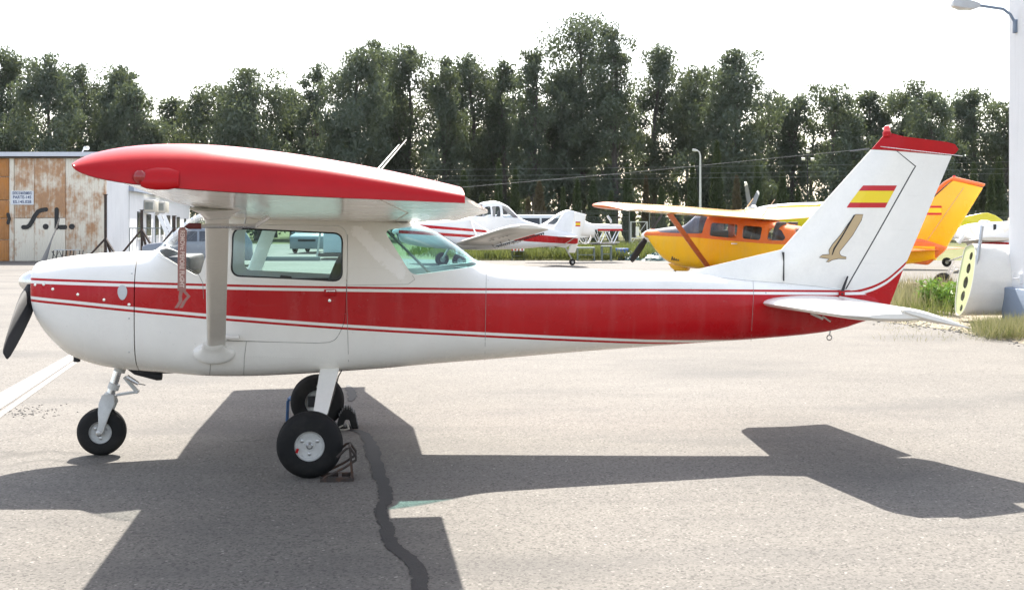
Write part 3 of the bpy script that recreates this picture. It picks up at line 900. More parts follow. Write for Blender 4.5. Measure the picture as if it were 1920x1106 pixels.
# ---- fin and rudder
finpx = [(1280,511.5),(1465,468),(1633,281),(1677,284),(1713,312.5),(1708,320),(1580,546),(1470,537),(1400,531)]
fin = [P(x, y, 0) for x, y in finpx]
rud = [P(x, y, 0) for x, y in [(1680,284.5),(1784,292.5),(1692,508),(1668,571),(1645,598),(1583,600),(1583,546),(1711,320),(1716,312)]]
cap = [P(x, y, 0) for x, y in [(1634.5,280),(1658,253),(1668,250),(1692,257),(1776,267),(1790,271),(1797,280),(1792,287),(1785,291)]]
le_line = pchip([(P(1280,511.5,0)[1], P(1280,511.5,0)[0]), (P(1465,468,0)[1], P(1465,468,0)[0]), (P(1633,281,0)[1], P(1633,281,0)[0]), (P(1668,245,0)[1], P(1668,245,0)[0])])
te_line = pchip([(P(1668,571,0)[1], P(1668,571,0)[0]), (P(1692,508,0)[1], P(1692,508,0)[0]), (P(1784,292,0)[1], P(1784,292,0)[0]), (P(1797,270,0)[1], P(1797,270,0)[0])])
M['hinge'] = plain('hinge gap', (0.05, 0.05, 0.05), 0.8, 0.1)
FT = [1.0]
def fin_t(u, w_):                                   # half thickness of the vertical tail
    a, b = le_line(w_), te_line(w_)
    x = min(max((u - a)/(b - a), 0), 1)
    t0 = .055 - .018*min(max((w_ - 1.1)/1.2, 0), 1)
    return FT[0]*max(t0*min(1, (x/.25)**.55 if x < .25 else 1 - .88*((x-.25)/.75)), .004)
def slab(name, poly, mat, parent, step_=.06, smooth=40):
    """an outline filled with a fine grid and pushed out to the tail's thickness on both sides"""
    bm = bmesh.new()
    f = bm.faces.new([bm.verts.new((p[0], 0, p[1])) for p in poly])
    us_ = [p[0] for p in poly]; ws_ = [p[1] for p in poly]
    for c, axis in [(x, 0) for x in np.arange(min(us_)+step_, max(us_), step_)] + [(z, 2) for z in np.arange(min(ws_)+step_*2, max(ws_), step_*2)]:
        no = [0,0,0]; no[axis] = 1; co = [0,0,0]; co[axis] = c
        bmesh.ops.bisect_plane(bm, geom=bm.verts[:] + bm.edges[:] + bm.faces[:], plane_co=co, plane_no=no)
    vs = [v.co.copy() for v in bm.verts]; bm.verts.index_update()
    fs = [[v.index for v in f.verts] for f in bm.faces]
    be = [(e.verts[0].index, e.verts[1].index) for e in bm.edges if len(e.link_faces) == 1]
    bm.free(); n = len(vs)
    mb = MB()
    mb.add([(p.x, -fin_t(p.x, p.z), p.z) for p in vs] + [(p.x, fin_t(p.x, p.z), p.z) for p in vs], fs + [[i+n for i in reversed(f)] for f in fs] + [(a, b, b+n, a+n) for a, b in be])
    return mb.build(name, mat, parent, smooth)
fin_o = slab('fin', fin, M['white'], plane)
l5 = [P(x, y, 0) for x, y in [(1575,545.5),(1600,544),(1630,537),(1660,523),(1685,503),(1700,489)]]
M['rudder'] = striped('white rudder paint with red sweep', WHITE, [(l5, 0, RED), (l5, -.020, WHITE), (l5, -.042, RED)], l5[0][0]-.2, l5[-1][0]+.1, 0.2, 2.6)
rud_o = slab('rudder', rud, M['rudder'], plane)
FT[0] = .8
slab('gap_shade_strip', [P(x, y, 0) for x, y in [(1676,283.5),(1682,284),(1716,311.5),(1711,321),(1584.5,547),(1579,546),(1706,320),(1712,313)]], M['hinge'], fin_o)  # dark strip added in the rudder gap, stands in for the shade there
FT[0] = 1.0
slab('fin_cap', cap, M['red'], fin_o)
b0 = P(1663, 252, 0)
mb = MB(); mb.lathe([(.032,-.02),(.034,.012),(.030,.02)], (b0[0], 0, b0[1]), 'z', 20); mb.build('beacon_base', M['red'], fin_o, 30)
mb = MB(); mb.lathe([(.026,.018),(.027,.045),(.022,.062),(.010,.072),(.002,.074)], (b0[0], 0, b0[1]-.004), 'z', 20); mb.build('beacon', M['beacon'], fin_o, 40)
mb = MB(); a = P(1465.5, 470, 0); b = P(1465.5, 526, 0); mb.bar((a[0], 0, a[1]-.01), (b[0], 0, b[1]), .105, .008, (1,0,0)); mb.build('fin_joint', M['black'], fin_o)
# tail emblem and flag lie on the fin's near side
def decal(name, px, mat, parent, lift):
    pts = [P(x, y, -.04) for x, y in px]
    tri = tessellate_polygon([[Vector((p[0], p[1], 0)) for p in pts]])
    me = bpy.data.meshes.new(name)
    bm = bmesh.new(); vv = [bm.verts.new((p[0], 0, p[1])) for p in pts]
    for t in tri: bm.faces.new([vv[i] for i in t])
    for axis in (0, 2):
        lo_, hi_ = min(v.co[axis] for v in vv), max(v.co[axis] for v in vv)
        for c in np.arange(lo_ + .02, hi_, .03):
            no = [0,0,0]; no[axis] = 1; co = [0,0,0]; co[axis] = c
            bmesh.ops.bisect_plane(bm, geom=bm.verts[:] + bm.edges[:] + bm.faces[:], plane_co=co, plane_no=no)
        vv = list(bm.verts)
    for v in bm.verts: v.co.y = -fin_t(v.co.x, v.co.z) - lift
    bm.to_mesh(me); bm.free()
    return link(name, me, mat, parent)
decal('flag_stripe', [(1618.8,348),(1683,348),(1677.5,358),(1610.5,358)], M['flagred'], fin_o, .002)
decal('flag_stripe', [(1610.5,358),(1677.5,358),(1665.5,380),(1594,380)], M['flagyellow'], fin_o, .002)
decal('flag_stripe', [(1594,380),(1665.5,380),(1660.6,389.5),(1587.8,389.5)], M['flagred'], fin_o, .002)
bird = [(1180+x/4.174, 300+y/4.174) for x, y in [(1770,428),(1828,428),(1815,470),(1745,590),(1645,715),(1645,735),(1660,752),(1700,762),(1700,772),(1640,770),(1590,780),(1560,797),(1543,797),(1560,783),(1565,772),(1485,760),(1510,745),(1565,740),(1562,705),(1590,660),(1650,590),(1720,490)]]
cxb, cyb = sum(p[0] for p in bird)/len(bird), sum(p[1] for p in bird)/len(bird)
decal('emblem_outline', grow(bird, 1.0), M['black'], fin_o, .0018)
decal('emblem', bird, M['tan'], fin_o, .0032)
decal('emblem_feather_line', [(1600,403),(1603,403),(1580,443),(1565,467),(1561,478),(1559,478),(1562,466),(1578,441)], M['black'], fin_o, .0042)
# rudder hinge horn, static wires
h1, h2, h3 = P(1578, 553, -.09), P(1583, 535, -.06), P(1589, 518, -.045)
mb = MB(); mb.tube([(h1[0], -.085, h1[1]), (h2[0], -.062, h2[1]), (h3[0], -.05, h3[1])], [.016, .011, .007], 8); mb.build('rudder_horn', M['black'], rud_o, 40)
mb = MB(); mb.box((h1[0]+.005, -.08, h1[1]), (.045, .03, .06)); mb.build('horn_bracket', M['red'], rud_o, bevel=.006)
r0, r1 = P(1652, 275, -.05), P(1805, 293, -.25); mb = MB()
mb.tube([(r0[0], -.04, r0[1]), (r1[0], -.25, r1[1])], .003, 6); mb.tube([(r0[0], .04, r0[1]), (r1[0], .25, r1[1])], .003, 6); mb.build('dipole_antenna', M['alu'], fin_o, 40)
w0_, w1_ = P(1630, 279, 0), P(700, 366, 0)
mb = MB(); mb.tube([(w0_[0], 0, w0_[1]), (w0_[0]-.16, 0, w0_[1]-.02)], .006, 6); mb.tube([(w0_[0], 0, w0_[1]), ((w0_[0]+w1_[0])/2, 0, (w0_[1]+w1_[1])/2-.012), (w1_[0], 0, w1_[1])], .0014, 5); mb.build('antenna_wire', plain('oxidised wire', (.16,.16,.16), .8), plane, 40)
for x0, y0, x1, y1, v0, v1 in ((700,312,748,272,-.06,.42),(706,313,762,262,.0,-.40)):
    a, b = P(x0, y0, v0), P(x1, y1, v1)
    mb = MB(); mb.tube([(a[0], v0, a[1]-.06), (b[0], v1, b[1])], [.006, .004], 6); mb.build('whip_antenna', M['white'], plane, 40)
# ---- tailplane and elevators
ZT = 1.085
def hring(v, c0, c1, dz=0.0):
    a = abs(v); t = a/1.56
    le = 3.43 + .17*t + (.10*max(0, (a-1.36)/.2)**2); te = 4.52 - .10*t
    ch = te - le
    return [(le + x*ch, v, ZT + y*ch) for x, y in airfoil(.095, 0, 12, c0, c1)]
for sg in (-1, 1):
    mb = MB(); mb.loft([hring(sg*v, 0, .58) for v in (.02, .5, 1.0, 1.36, 1.46, 1.53)] + [[(q[0]+.02, sg*1.565, ZT + (q[2]-ZT)*.45) for q in hring(sg*1.53, 0, .58)]])
    st_ = mb.build('tailplane', M['white'], plane, 40)
    hu = 4.10
    def rot(p, deg=15):
        a = math.radians(deg); dx, dz = p[0]-hu, p[2]-ZT
        return (hu + dx*math.cos(a) + dz*math.sin(a), p[1], ZT - dx*math.sin(a) + dz*math.cos(a))
    mb = MB(); mb.loft([[rot(q) for q in hring(sg*v, .59, 1.0)] for v in (.13, .5, 1.0, 1.355)])
    ev = mb.build('elevator', M['white'], plane, 40)
    def horn(v):
        r = []
        le, te, th = 3.93, 4.52-.10*v/1.56, .036
        for x, y in airfoil(.16, 0, 12): r.append(rot((le + x*(te-le), sg*v, ZT + y*(te-le)*.75)))
        return r
    mb = MB(); mb.loft([horn(v) for v in (1.362, 1.45, 1.555)] + [[(q[0], sg*1.58, q[2]*.5 + .5*rot((q[0], 0, ZT))[2]) for q in horn(1.555)]]); mb.build('elevator_horn', M['white'], ev, 40)
p1 = P(1530, 592, -.14); p2 = P(1545, 598, -.14)
mb = MB(); mb.box((p1[0], -.16, p1[1]), (.11, .02, .02), 0, .42); mb.box((p2[0]+.02, -.14, p2[1]), (.08, .015, .012), 0, .6); mb.build('trim_linkage', M['rim'], plane, bevel=.003)
tr = P(1555, 633, 0); mb = MB(); mb.tube([(tr[0]+.02*math.cos(a), 0, tr[1]+.02*math.sin(a)) for a in lin(0, 2*math.pi, 15)[:-1]], .005, 6, True); mb.tube([(tr[0], 0, tr[1]+.02), (tr[0]+.01, 0, tr[1]+.06)], .006, 6); mb.build('tie_down_ring', M['steel'], plane, 40)

M['sleeve'] = plain('maroon sleeve', (.12,.02,.018), .7)
# ---- ribbon on the pitot cover
def wl(u, v, w_): return Vector((FR.X0 + u*FR.c - v*FR.s, FR.Y0 + u*FR.s + v*FR.c, w_))
rt = P(342, 426, -2.78); rb = P(338, 545, -2.78)
rib = thing('pitot_cover', wl(rt[0], -2.78, 0.0), FR.a, 'faded red warning ribbon and cover hanging from the pitot tube', 'ribbon')
mb = MB(); n = 18; L = rt[1] - rb[1]
hw = .0215
rows = []
for i in range(n+1):
    t = i/n; z = rt[1] - L*t
    off = .004*math.sin(t*9); dx = -.004*t
    k = .55 if i == 0 else 1
    rows.append([(dx - hw*k, off - .0008, z), (dx + hw*k, off - .0008 + .003*math.sin(t*14), z)])
vs = [p for r in rows for p in r]
vs2 = [(p[0], p[1]+.0016, p[2]) for p in vs]
m2 = len(vs)
fs = [(2*i, 2*i+1, 2*i+3, 2*i+2) for i in range(n)] + [(m2+2*i, m2+2*i+2, m2+2*i+3, m2+2*i+1) for i in range(n)]
fs += [(2*i, 2*i+2, m2+2*i+2, m2+2*i) for i in range(n)] + [(2*i+1, m2+2*i+1, m2+2*i+3, 2*i+3) for i in range(n)]
mb.add(vs + vs2, fs); mb.build('ribbon_strap', M['ribbon'], rib)
tm = text_mesh('REMOVE BEFORE FLIGHT', .034, 'lettering', 0, .0012)
tl = max(v.co.x for v in tm.vertices) - min(v.co.x for v in tm.vertices)
k = (L*.90)/tl
for v in tm.vertices:
    t = .5 + (v.co.x*k)/(L)
    v.co = (-.004*t + v.co.y*.95, .004*math.sin(t*9) - .0028, rt[1] - L*t)
link('lettering', tm, M['ribbontext'], rib)
mb = MB()
for s in (-1, 1):
    mb.loft([[(s*.006 + a - .009*1, .004*math.sin(j), z), (s*.006 + a + .009, .004*math.sin(j), z), (s*.006 + a + .009, .004*math.sin(j)+.002, z), (s*.006 + a - .009, .004*math.sin(j)+.002, z)] for j, (a, z) in enumerate(((0, rb[1]), (.016*s+.01, rb[1]-.03), (.0+.004*s, rb[1]-.055), (-.02+.006*s, rb[1]-.09)))])
mb.build('ribbon_tail', M['ribbon'], rib)
pc = pu - rt[0]
mb = MB(); mb.tube([(pc-.012, .03, pw-.004), (pc+.005, .03, pw), (pc+.07, .03, pw)], [.006, .016, .016], 10); mb.tube([(0, 0, rt[1]-.006), (pc-.004, .03, pw)], .003, 5); mb.build('cover_sleeve', M['sleeve'], rib, 40)
# ------------------------------------------------------------------ wheel chocks
c0 = gnd(632, 897)
ch = thing('steel_chock', (c0.x, c0.y, 0), FR.a, 'rusty welded steel wheel chock behind the near main wheel', 'wheel chock')
mb = MB()
for y in (-.09, .09): mb = MB(); mb.bar((-.11, y, .012), (.11, y, .012), .024, .024); mb.build('side_rail', M['rust'], ch)
for x in (.10, .02): mb = MB(); mb.bar((x, -.078, .012), (x, .078, .012), .022, .022); mb.build('cross_rail', M['rust'], ch)
for y in (-.09, .09): mb = MB(); mb.bar((.10, y, .024), (.085, y, .215), .020, .014); mb.build('upright', M['rust'], ch)
for y in (-.09, .09):
    mb = MB(); mb.tube([(-.09, y, .024), (.05, y, .09), (.125, y, .14), (.125, y, .165), (.085, y, .222), (.06, y, .215), (.0, y, .16)], .0085, 8); mb.build('brace', M['rust'], ch, 40)
mb = MB(); mb.tube([(.085, -.09, .218), (.085, .09, .218)], .0085, 8); mb.build('handle', M['rust'], ch, 40)
c0 = gnd(538, 797)
ch = thing('steel_chock', (c0.x, c0.y + .12, 0), FR.a, 'blue painted tube chock in front of the far main wheel', 'wheel chock')
for y in (-.09, .09):
    mb = MB(); mb.tube([(-.02, y, .0), (-.012, y, .20), (.02, y, .212), (.06, y, .16), (.12, y, .06)], .010, 8); mb.build('upright', M['bluesteel'], ch, 40)
mb = MB(); mb.tube([(.0, -.09, .208), (.0, .09, .208)], .010, 8); mb.build('handle', M['bluesteel'], ch, 40)
mb = MB(); mb.box((.02, 0, .011), (.12, .2, .02)); mb.build('base_plate', M['rust'], ch)
c0 = gnd(650, 800)
ch = thing('rubber_chock', (c0.x, c0.y, 0), FR.a, 'black ribbed rubber chock behind the far main wheel', 'wheel chock')
arch = [(-.085,0),(-.055,.12),(-.02,.165),(.025,.165),(.07,.12),(.098,.0),(.045,.0),(.02,.075),(-.012,.075),(-.035,0)]
mb = MB(); mb.prism(arch, -.11, .11); mb.build('chock_block', M['rubber'], ch, bevel=.008)
mb = MB()
for i in range(11):
    t = i/10; q = pchip([(0, -.060), (.3, -.02), (.5, .025), (1, .094)])(t); z = pchip([(0, .12), (.3, .168), (.5, .168), (1, .02)])(t)
    mb.bar((q, -.108, z), (q, .108, z), .010, .022)
mb.build('tread_ribs', plain('lit rib rubber', (.10, .10, .10), .7), ch)  # paler than the block: light on the ribs is put into the colour
mb = MB(); mb.tube([(-.03, -.11, .03), (-.10, -.16, .008), (-.02, -.19, .008), (.02, -.16, .01), (.0, -.10, .06)], .007, 6); mb.build('rope', plain('rope', (.35,.33,.28), .9), ch, 40)

# ------------------------------------------------------------------ small helpers for the background airplanes
def blade_set(parent, c, R, dirs, mat, tipmat=None, chord=.17, hand=1):
    for a in dirs:
        d = Vector((0, math.sin(a), math.cos(a))); t = Vector((0, -d.z, d.y))*hand
        def ring(r, cw_, tw):
            q = math.radians(tw); cd_ = t*math.cos(q) + Vector((1,0,0))*math.sin(q); nd = d.cross(cd_)
            return [Vector(c) + d*r + cd_*(x-.5)*cw_ + nd*y*cw_*.9 for x, y in airfoil(.13, .02, 8)]
        mb = MB(); mb.loft([ring(R*f, chord*k, tw) for f, k, tw in ((.06,.5,50),(.2,.8,42),(.4,1,34),(.65,1,27),(.86,.9,22),(.88,.9,22))] + ([] if tipmat else [ring(R*.97,chord*.7,20), ring(R,chord*.35,20)]))
        b = mb.build('propeller_blade', mat, parent, 50)
        if tipmat:
            mb = MB(); mb.loft([ring(R*.882,chord*.9,22), ring(R*.97,chord*.75,20), ring(R,chord*.4,20)]); mb.build('blade_tip', tipmat, b, 50)
def wing_pair(parent, le, te, half, z, dih, mat, taper=1.0, thick=.13, tip=None, v0=.0, inc=.0, round_=True, names='wing'):
    out = []
    for sg in (-1, 1):
        rings = []
        vs = [v0, half*.35, half*.7, half*.93] + ([half*.975, half] if round_ else [half])
        for v in vs:
            t = v/half
            a, b = le*1.0, te
            ch_ = (b - a)*(1 - (1-taper)*max(0, (t-.5)/.5) if taper < 1 else 1)
            k = 1.0 if t <= .94 else (.86 if t < .99 else .45)
            l0 = a + (b-a-ch_)*.4
            rings.append([(l0 + (1-k)*.25*ch_ + x*ch_*(.5+.5*k), sg*v, z + v*math.tan(math.radians(dih)) + (.5-x)*ch_*inc + y*ch_*k) for x, y in airfoil(thick, .025, 12)])
        mb = MB(); mb.loft(rings); w_ = mb.build(names, mat, parent, 45); out.append(w_)
        if tip:
            pass
    return out
def flat_fin(name, poly, th, mat, parent):
    mb = MB(); mb.prism(poly, -th/2, th/2); return mb.build(name, mat, parent, bevel=th*.3)

# ------------------------------------------------------------------ the yellow and orange airplane
YEL, ORA = (0.90, 0.48, 0.010), (0.72, 0.16, 0.03)
FY = Frame(3.41, 31.3, -40)
Q = FY.P
yp = thing('touring_airplane', (FY.X0, FY.Y0, 0), FY.a, 'yellow and orange high-wing airplane with four side windows parked behind the tail', 'airplane')
ytop = [Q(x, y, 0) for x, y in [(1221,437),(1224,432),(1240,428.5),(1270,424.5),(1292,423),(1312,409),(1325,400)]]
ytop += [(ytop[-1][0]+.4, 1.86), (ytop[-1][0]+1.2, 1.88)] + [Q(x, y, 0) for x, y in [(1440,411),(1490,423),(1560,436),(1640,445),(1700,450),(1760,455)]]
ybot = [Q(x, y, -.3) for x, y in [(1221,447),(1224,458),(1232,472),(1245,487),(1262,497),(1290,503),(1330,506),(1380,506),(1450,505),(1560,502),(1700,495),(1760,485)]]
yu0 = ytop[0][0]; yue = Q(1755, 470, 0)[0]
ytop.sort(); ybot.sort()
yh = [(yu0, .30), (yu0+.06, .42), (yu0+.5, .52), (yu0+1.3, .58), (yu0+2.6, .60), (yu0+3.8, .50), (yu0+5.2, .30), (yue-.3, .14), (yue, .08)]
BY = Body([(max(u, yu0), z) if i else (yu0, z) for i, (u, z) in enumerate(ytop)], [(yu0+.0001*i + max(u-yu0, 0), z) for i, (u, z) in enumerate(ybot)], yh, [(yu0, 2.5), (yu0+1, 3.4), (yu0+2, 4.6), (yu0+3.2, 4.2), (yu0+4.4, 3), (yue, 2.4)])
yl = [Q(x, y, -.55) for x, y in [(1221,442),(1300,445),(1345,449),(1480,459)]]
yl += [(yue, yl[-1][1])]; yl.sort()
yuc = Q(1318, 440, -.5)[0]
M['ybody'] = striped('orange over yellow paint', ORA, [(yl, 0, YEL)], yu0-.05, yue+.05, .2, 2.4)
yg = [Q(x, y, -.4) for x, y in [(1222,430),(1245,436),(1275,437),(1318,438)]]; yg.sort(); yg += [(yue, yg[-1][1])]
M['ycowl'] = striped('cowl paint with dark glare panel', (.10, .10, .12), [(yg, 0, ORA), (yl, 0, YEL)], yu0-.05, yue+.05, .2, 2.4)
mb = MB(); mb.loft(BY.rings([yu0, yu0+.01, yu0+.03, yu0+.08, yu0+.16] + lin(yu0+.25, yuc-.06, 10), 40)); ycowl = mb.build('cowling', M['ycowl'], yp, 40)
ysh = hollow(BY, lin(yuc-.055, yue, 50), lin(yuc+.02, yuc+3.3, 26), .04, 40)
ywin = [[(1333,417.4),(1383.6,421),(1381,447),(1330,442.5)], [(1393,422.7),(1426.8,425.8),(1424,450.5),(1391,447.3)], [(1438,427),(1459,430.5),(1468.7,446),(1465,451.4),(1436,450.5)]]
yscr = rounded([Q(x, y, -.5) for x, y in [(1293,425),(1300,434),(1320,438.5),(1326,412),(1326,396),(1280,396)]], [0,.03,.05,.05,0,0])
yrear = rounded([Q(x, y, -.45) for x, y in [(1484,429),(1510,405),(1540,425),(1492,443)]], [.03,0,0,.03])
yw = [rounded([Q(x, y, -.58) for x, y in w_], .07) for w_ in ywin]
yf = boolean(ysh, [(cutter(p, -.9, .9), 'DIFFERENCE') for p in yw + [yscr, yrear]])
yf.materials.clear(); shade(yf, 35); yfo = link('fuselage', yf, M['ybody'], yp)
ythin = hollow(BY, lin(yuc-.35, yuc+3.35, 44), lin(yuc-.346, yuc+3.346, 44), .016, 40)
M['yglass'] = glass('faintly grey acrylic', (.93, .95, .96))
for p, nm in [(q, 'window') for q in yw] + [(yscr, 'windscreen'), (yrear, 'rear_window')]:
    for sd_ in (((-.9, 0), (0, .9)) if nm == 'window' else ((-.9, .9),)):
        g = boolean(ythin, [(cutter(grow(p, -.0006), *sd_), 'INTERSECT')]); g.materials.clear(); shade(g, 40); link(nm, g, M['yglass'], yfo)
for s in (-.28, .28):
    for du in (.9, 1.75):
        mb = MB(); mb.loft([[(yuc+du+x, s-.2, z), (yuc+du+x+.12, s-.2, z), (yuc+du+x+.12, s+.2, z), (yuc+du+x, s+.2, z)] for x, z in ((0,.9),(.03,1.2),(.10,1.5),(.16,1.68))]); mb.build('seat', M['seat'], yp, bevel=.04)
mb = MB(); mb.box((yuc+.0, 0, 1.30), (.25, 1.0, .35)); mb.build('instrument_panel', M['dark'], yp, bevel=.02)
mb = MB()
dh = Q(1377, 457, -.6); mb.box((dh[0], -BY.side(dh[0], dh[1])-.012, dh[1]), (.16, .02, .025)); mb.build('door_handle', M['alu'], yp, bevel=.004)
mb = MB(); a = Q(1262, 484, -.5)
for i in range(4): mb.box((a[0]+.06*i, -BY.side(a[0], a[1])-.002, a[1]-.005*i), (.03, .02, .10), 0, .25)
mb.build('cowl_louvres', M['black'], ycowl)
# wing: tip and root heights read from the photograph, chord 1.5 m
ywz = 1.80
yle = yuc + .10
M['ywing'] = paint('yellow wing paint', (0.78, 0.42, 0.05), .16, .1, .5)
M['orange'] = paint('orange paint', ORA, .25, .1, .3)
M['yellow'] = paint('yellow paint', YEL, .25, .1, .3)
for sg in (-1, 1):
    def yr(v, k=1.0, dz=0):
        t = max(0, (v-2.6)/2.9); ch_ = 1.62 - .45*t; l0 = yle + .08*t
        return [(l0 + (1-k)*.3*ch_ + x*ch_*(.55+.45*k), sg*v, ywz + v*.036 + (.45-x)*ch_*.085 + y*ch_*k + dz) for x, y in airfoil(.125, .02, 12)]
    mb = MB(); mb.loft([yr(v) for v in (0, .6, 1.6, 2.6, 3.8, 5.1)]); mb.build('wing', M['ywing'], yp, 40)
    mb = MB(); mb.loft([yr(5.102), yr(5.3, .85, -.005), yr(5.42, .6, -.01), yr(5.47, .25, -.02)]); mb.build('wing_tip', M['orange'], yp, 45)
    a = Q(1330, 505, -.55); b = Q(1256, 409, -2.65)
    A, Z = Vector((a[0], sg*.55, a[1]+.02)), Vector((b[0], sg*2.65, ywz+.05))
    mb = MB(); mb.loft([[(p.x + (x-.5)*.17, p.y + y*.17, p.z + y*.05) for x, y in airfoil(.35, 0, 10)] for p in (A, A.lerp(Z, .5), Z)]); mb.build('wing_strut', M['orange'], yp, 40)
    mb = MB(); mb.loft([[(x-wd, sg*v, z), (x+wd, sg*v, z), (x+wd, sg*(v+.03), z+.02), (x-wd, sg*(v+.03), z+.02)] for x, v, z, wd in ((yuc+1.55,.35,.62,.09),(yuc+1.55,.8,.42,.08),(yuc+1.55,1.15,.24,.06))]); mb.build('gear_leg', M['yellow'], yp, bevel=.005)
    wheel(yp, (yuc+1.55, sg*1.24, .22), .22, .16, .10, n=24)
wheel(yp, (yu0+.65, 0, .20), .20, .14, .09, 'nose_wheel', n=24)
mb = MB(); mb.tube([(yu0+.75, 0, .75), (yu0+.66, 0, .22)], .04, 10); mb.build('nose_strut', M['alu'], yp, 40)
a = Q(1262, 497, 0); mb = MB(); mb.loft([[(a[0]+x-.1, y_*-.12, z), (a[0]+x+wd, y_*-.12, z), (a[0]+x+wd, y_*.12, z), (a[0]+x-.1, y_*.12, z)] for x, wd, y_, z in ((0,.35,1,a[1]+.05),(.1,.35,1,a[1]-.06),(.18,.25,.6,a[1]-.14))]); mb.build('gear_fairing', M['yellow'], yp, bevel=.03)
sp = Q(1212, 442, 0)
mb = MB(); mb.lathe([(.005,-.30),(.06,-.26),(.12,-.16),(.16,-.05),(.17,.02)], (yu0, 0, sp[1]), 'x', 20); ysp = mb.build('spinner', M['white'], yp, 40)
blade_set(ysp, (yu0-.10, 0, sp[1]), .98, [math.radians(-130), math.radians(50)], M['dark'])
# tail
yfin = [Q(x, y, 0) for x, y in [(1630,455),(1700,418),(1784,341),(1790,338),(1843,352),(1771,470),(1745,470)]]
flat_fin('fin', yfin, .09, M['yellow'], yp)
flat_fin('fin_cap', [Q(x, y, 0) for x, y in [(1785,339.5),(1777,344),(1745,372),(1735,379),(1742,367),(1770,341),(1788,331),(1848,345),(1844,351)]], .098, M['orange'], yp)
mb = MB(); mb.prism([Q(x, y, 0) for x, y in [(1808,352),(1809,352),(1741,450),(1740,450)]], -.0475, .0475); mb.build('rudder_seam', M['seam'], yp)
flat_fin('rudder_base', [Q(x, y, 0) for x, y in [(1690,446),(1730,447),(1777,462),(1770,472),(1740,497),(1690,492)]], .12, M['orange'], yp)
for (y0, y1, mm) in ((386,390,'flagred'),(390,399,'flagyellow'),(399,403,'flagred')):
    mb = MB(); mb.add([(*Q(x, y, -.05)[:1], -.052, Q(x, y, -.05)[1]) for x, y in ((1738,y0),(1765.5,y0),(1765.5,y1),(1738,y1))], [(0,1,2,3)]); mb.build('flag_stripe', M[mm], yp)
b = Q(1789, 334, 0); mb = MB(); mb.ball((b[0], 0, b[1]+.02), .04, 10); mb.build('beacon', M['beacon'], yp, 40)
hz = Q(1745, 468, 0)[1]
for sg in (-1, 1):
    mb = MB(); mb.loft([[(yue-1.15+.22*v+x*(1.25-.3*v), sg*v, hz + y*(1.2-.3*v)) for x, y in airfoil(.10, 0, 10)] for v in (.05, .9, 1.75, 1.85)]); mb.build('tailplane', M['orange'], yp, 40)
for sg in (-1, 1):
    for x0, y0, x1, y1, v in ((1385,404,1412,372,.1),(1425,404,1453,374,-.2)):
        if sg < 0:
            a, b = Q(x0, y0, v), Q(x1, y1, v); mb = MB(); mb.tube([(a[0], v, a[1]-.1), (b[0], v, b[1])], [.014, .008], 6); mb.build('whip_antenna', M['cream'], yp, 40)

# ------------------------------------------------------------------ crop duster airplane with red stripes
def duster_body(R_):  # tall nose, humped cockpit, thin tail; metres from the spinner
    t = [(0,1.42),(.05,1.52),(.3,1.60),(1.2,1.68),(2.2,1.78),(2.75,1.86),(3.2,2.36),(3.7,2.42),(4.1,2.30),(4.75,1.78),(5.6,1.52),(6.6,1.28),(7.1,1.18)]
    b = [(0,1.18),(.05,1.02),(.3,.88),(1.2,.72),(2.4,.64),(3.5,.62),(4.5,.64),(5.6,.70),(6.6,.74),(7.1,.80)]
    h = [(0,.16),(.05,.30),(.4,.42),(1.6,.50),(3.4,.46),(4.4,.40),(5.6,.26),(6.6,.14),(7.1,.05)]
    return Body(t, b, h, [(0,2.4),(1,3),(3,3.4),(4.5,3.0),(7.1,2.4)], .42)
BD = duster_body(0)
FD = Frame(-4.1, 44.3, 22)
dp = thing('crop_duster', (FD.X0, FD.Y0, 0), FD.a, 'white low-wing crop duster with red side stripes and humped cockpit by the grass', 'airplane')
D = FD.P
M['dbody'] = striped('white paint with two red stripes', (.78,.78,.78), [([(0,1.62),(7.1,1.02)], 0, RED), ([(0,1.50),(7.1,.97)], 0, (.78,.78,.78)), ([(0,1.36),(4.2,1.13),(5.0,1.14),(7.1,1.02)], 0, RED), ([(0,1.24),(4.2,.98),(5.0,.92),(7.1,.80)], 0, (.78,.78,.78))], -.05, 7.2, .2, 2.6)
dsh = hollow(BD, [0,.02,.06,.15,.3] + lin(.5, 7.1, 44), lin(2.7, 4.75, 22), .035, 36)
dwin = [rounded(p, .06) for p in ([(2.83,1.86),(3.22,2.20),(3.42,2.22),(3.42,1.84)], [(3.48,1.84),(3.48,2.22),(3.80,2.22),(3.80,1.84)], [(3.90,1.80),(3.90,2.26),(4.12,2.20),(4.58,1.80)])]
dscr = [(2.60,1.88),(2.78,1.90),(3.16,2.26),(3.16,2.6),(2.6,2.6)]
df = boolean(dsh, [(cutter(p, -.9, .9), 'DIFFERENCE') for p in dwin + [dscr]]); df.materials.clear(); shade(df, 35); dfo = link('fuselage', df, M['dbody'], dp)
dth = hollow(BD, lin(2.5, 4.9, 30), lin(2.504, 4.896, 30), .016, 36)
for p, nm in [(q, 'window') for q in dwin] + [(dscr, 'windscreen')]:
    for sd_ in (((-.9, 0), (0, .9)) if nm == 'window' else ((-.9, .9),)):
        g = boolean(dth, [(cutter(grow(p, -.0006), *sd_), 'INTERSECT')]); g.materials.clear(); shade(g, 40); link(nm, g, M['yglass'], dfo)
mb = MB(); mb.loft([[(3.75+x, -.2, z), (3.87+x, -.2, z), (3.87+x, .2, z), (3.75+x, .2, z)] for x, z in ((0,1.3),(.08,1.75),(.15,2.05))]); mb.build('seat', M['seat'], dp, bevel=.04)
M['dwing'] = paint('off white wing fabric', (.72,.70,.64), .3, .12, .2)
dws = []
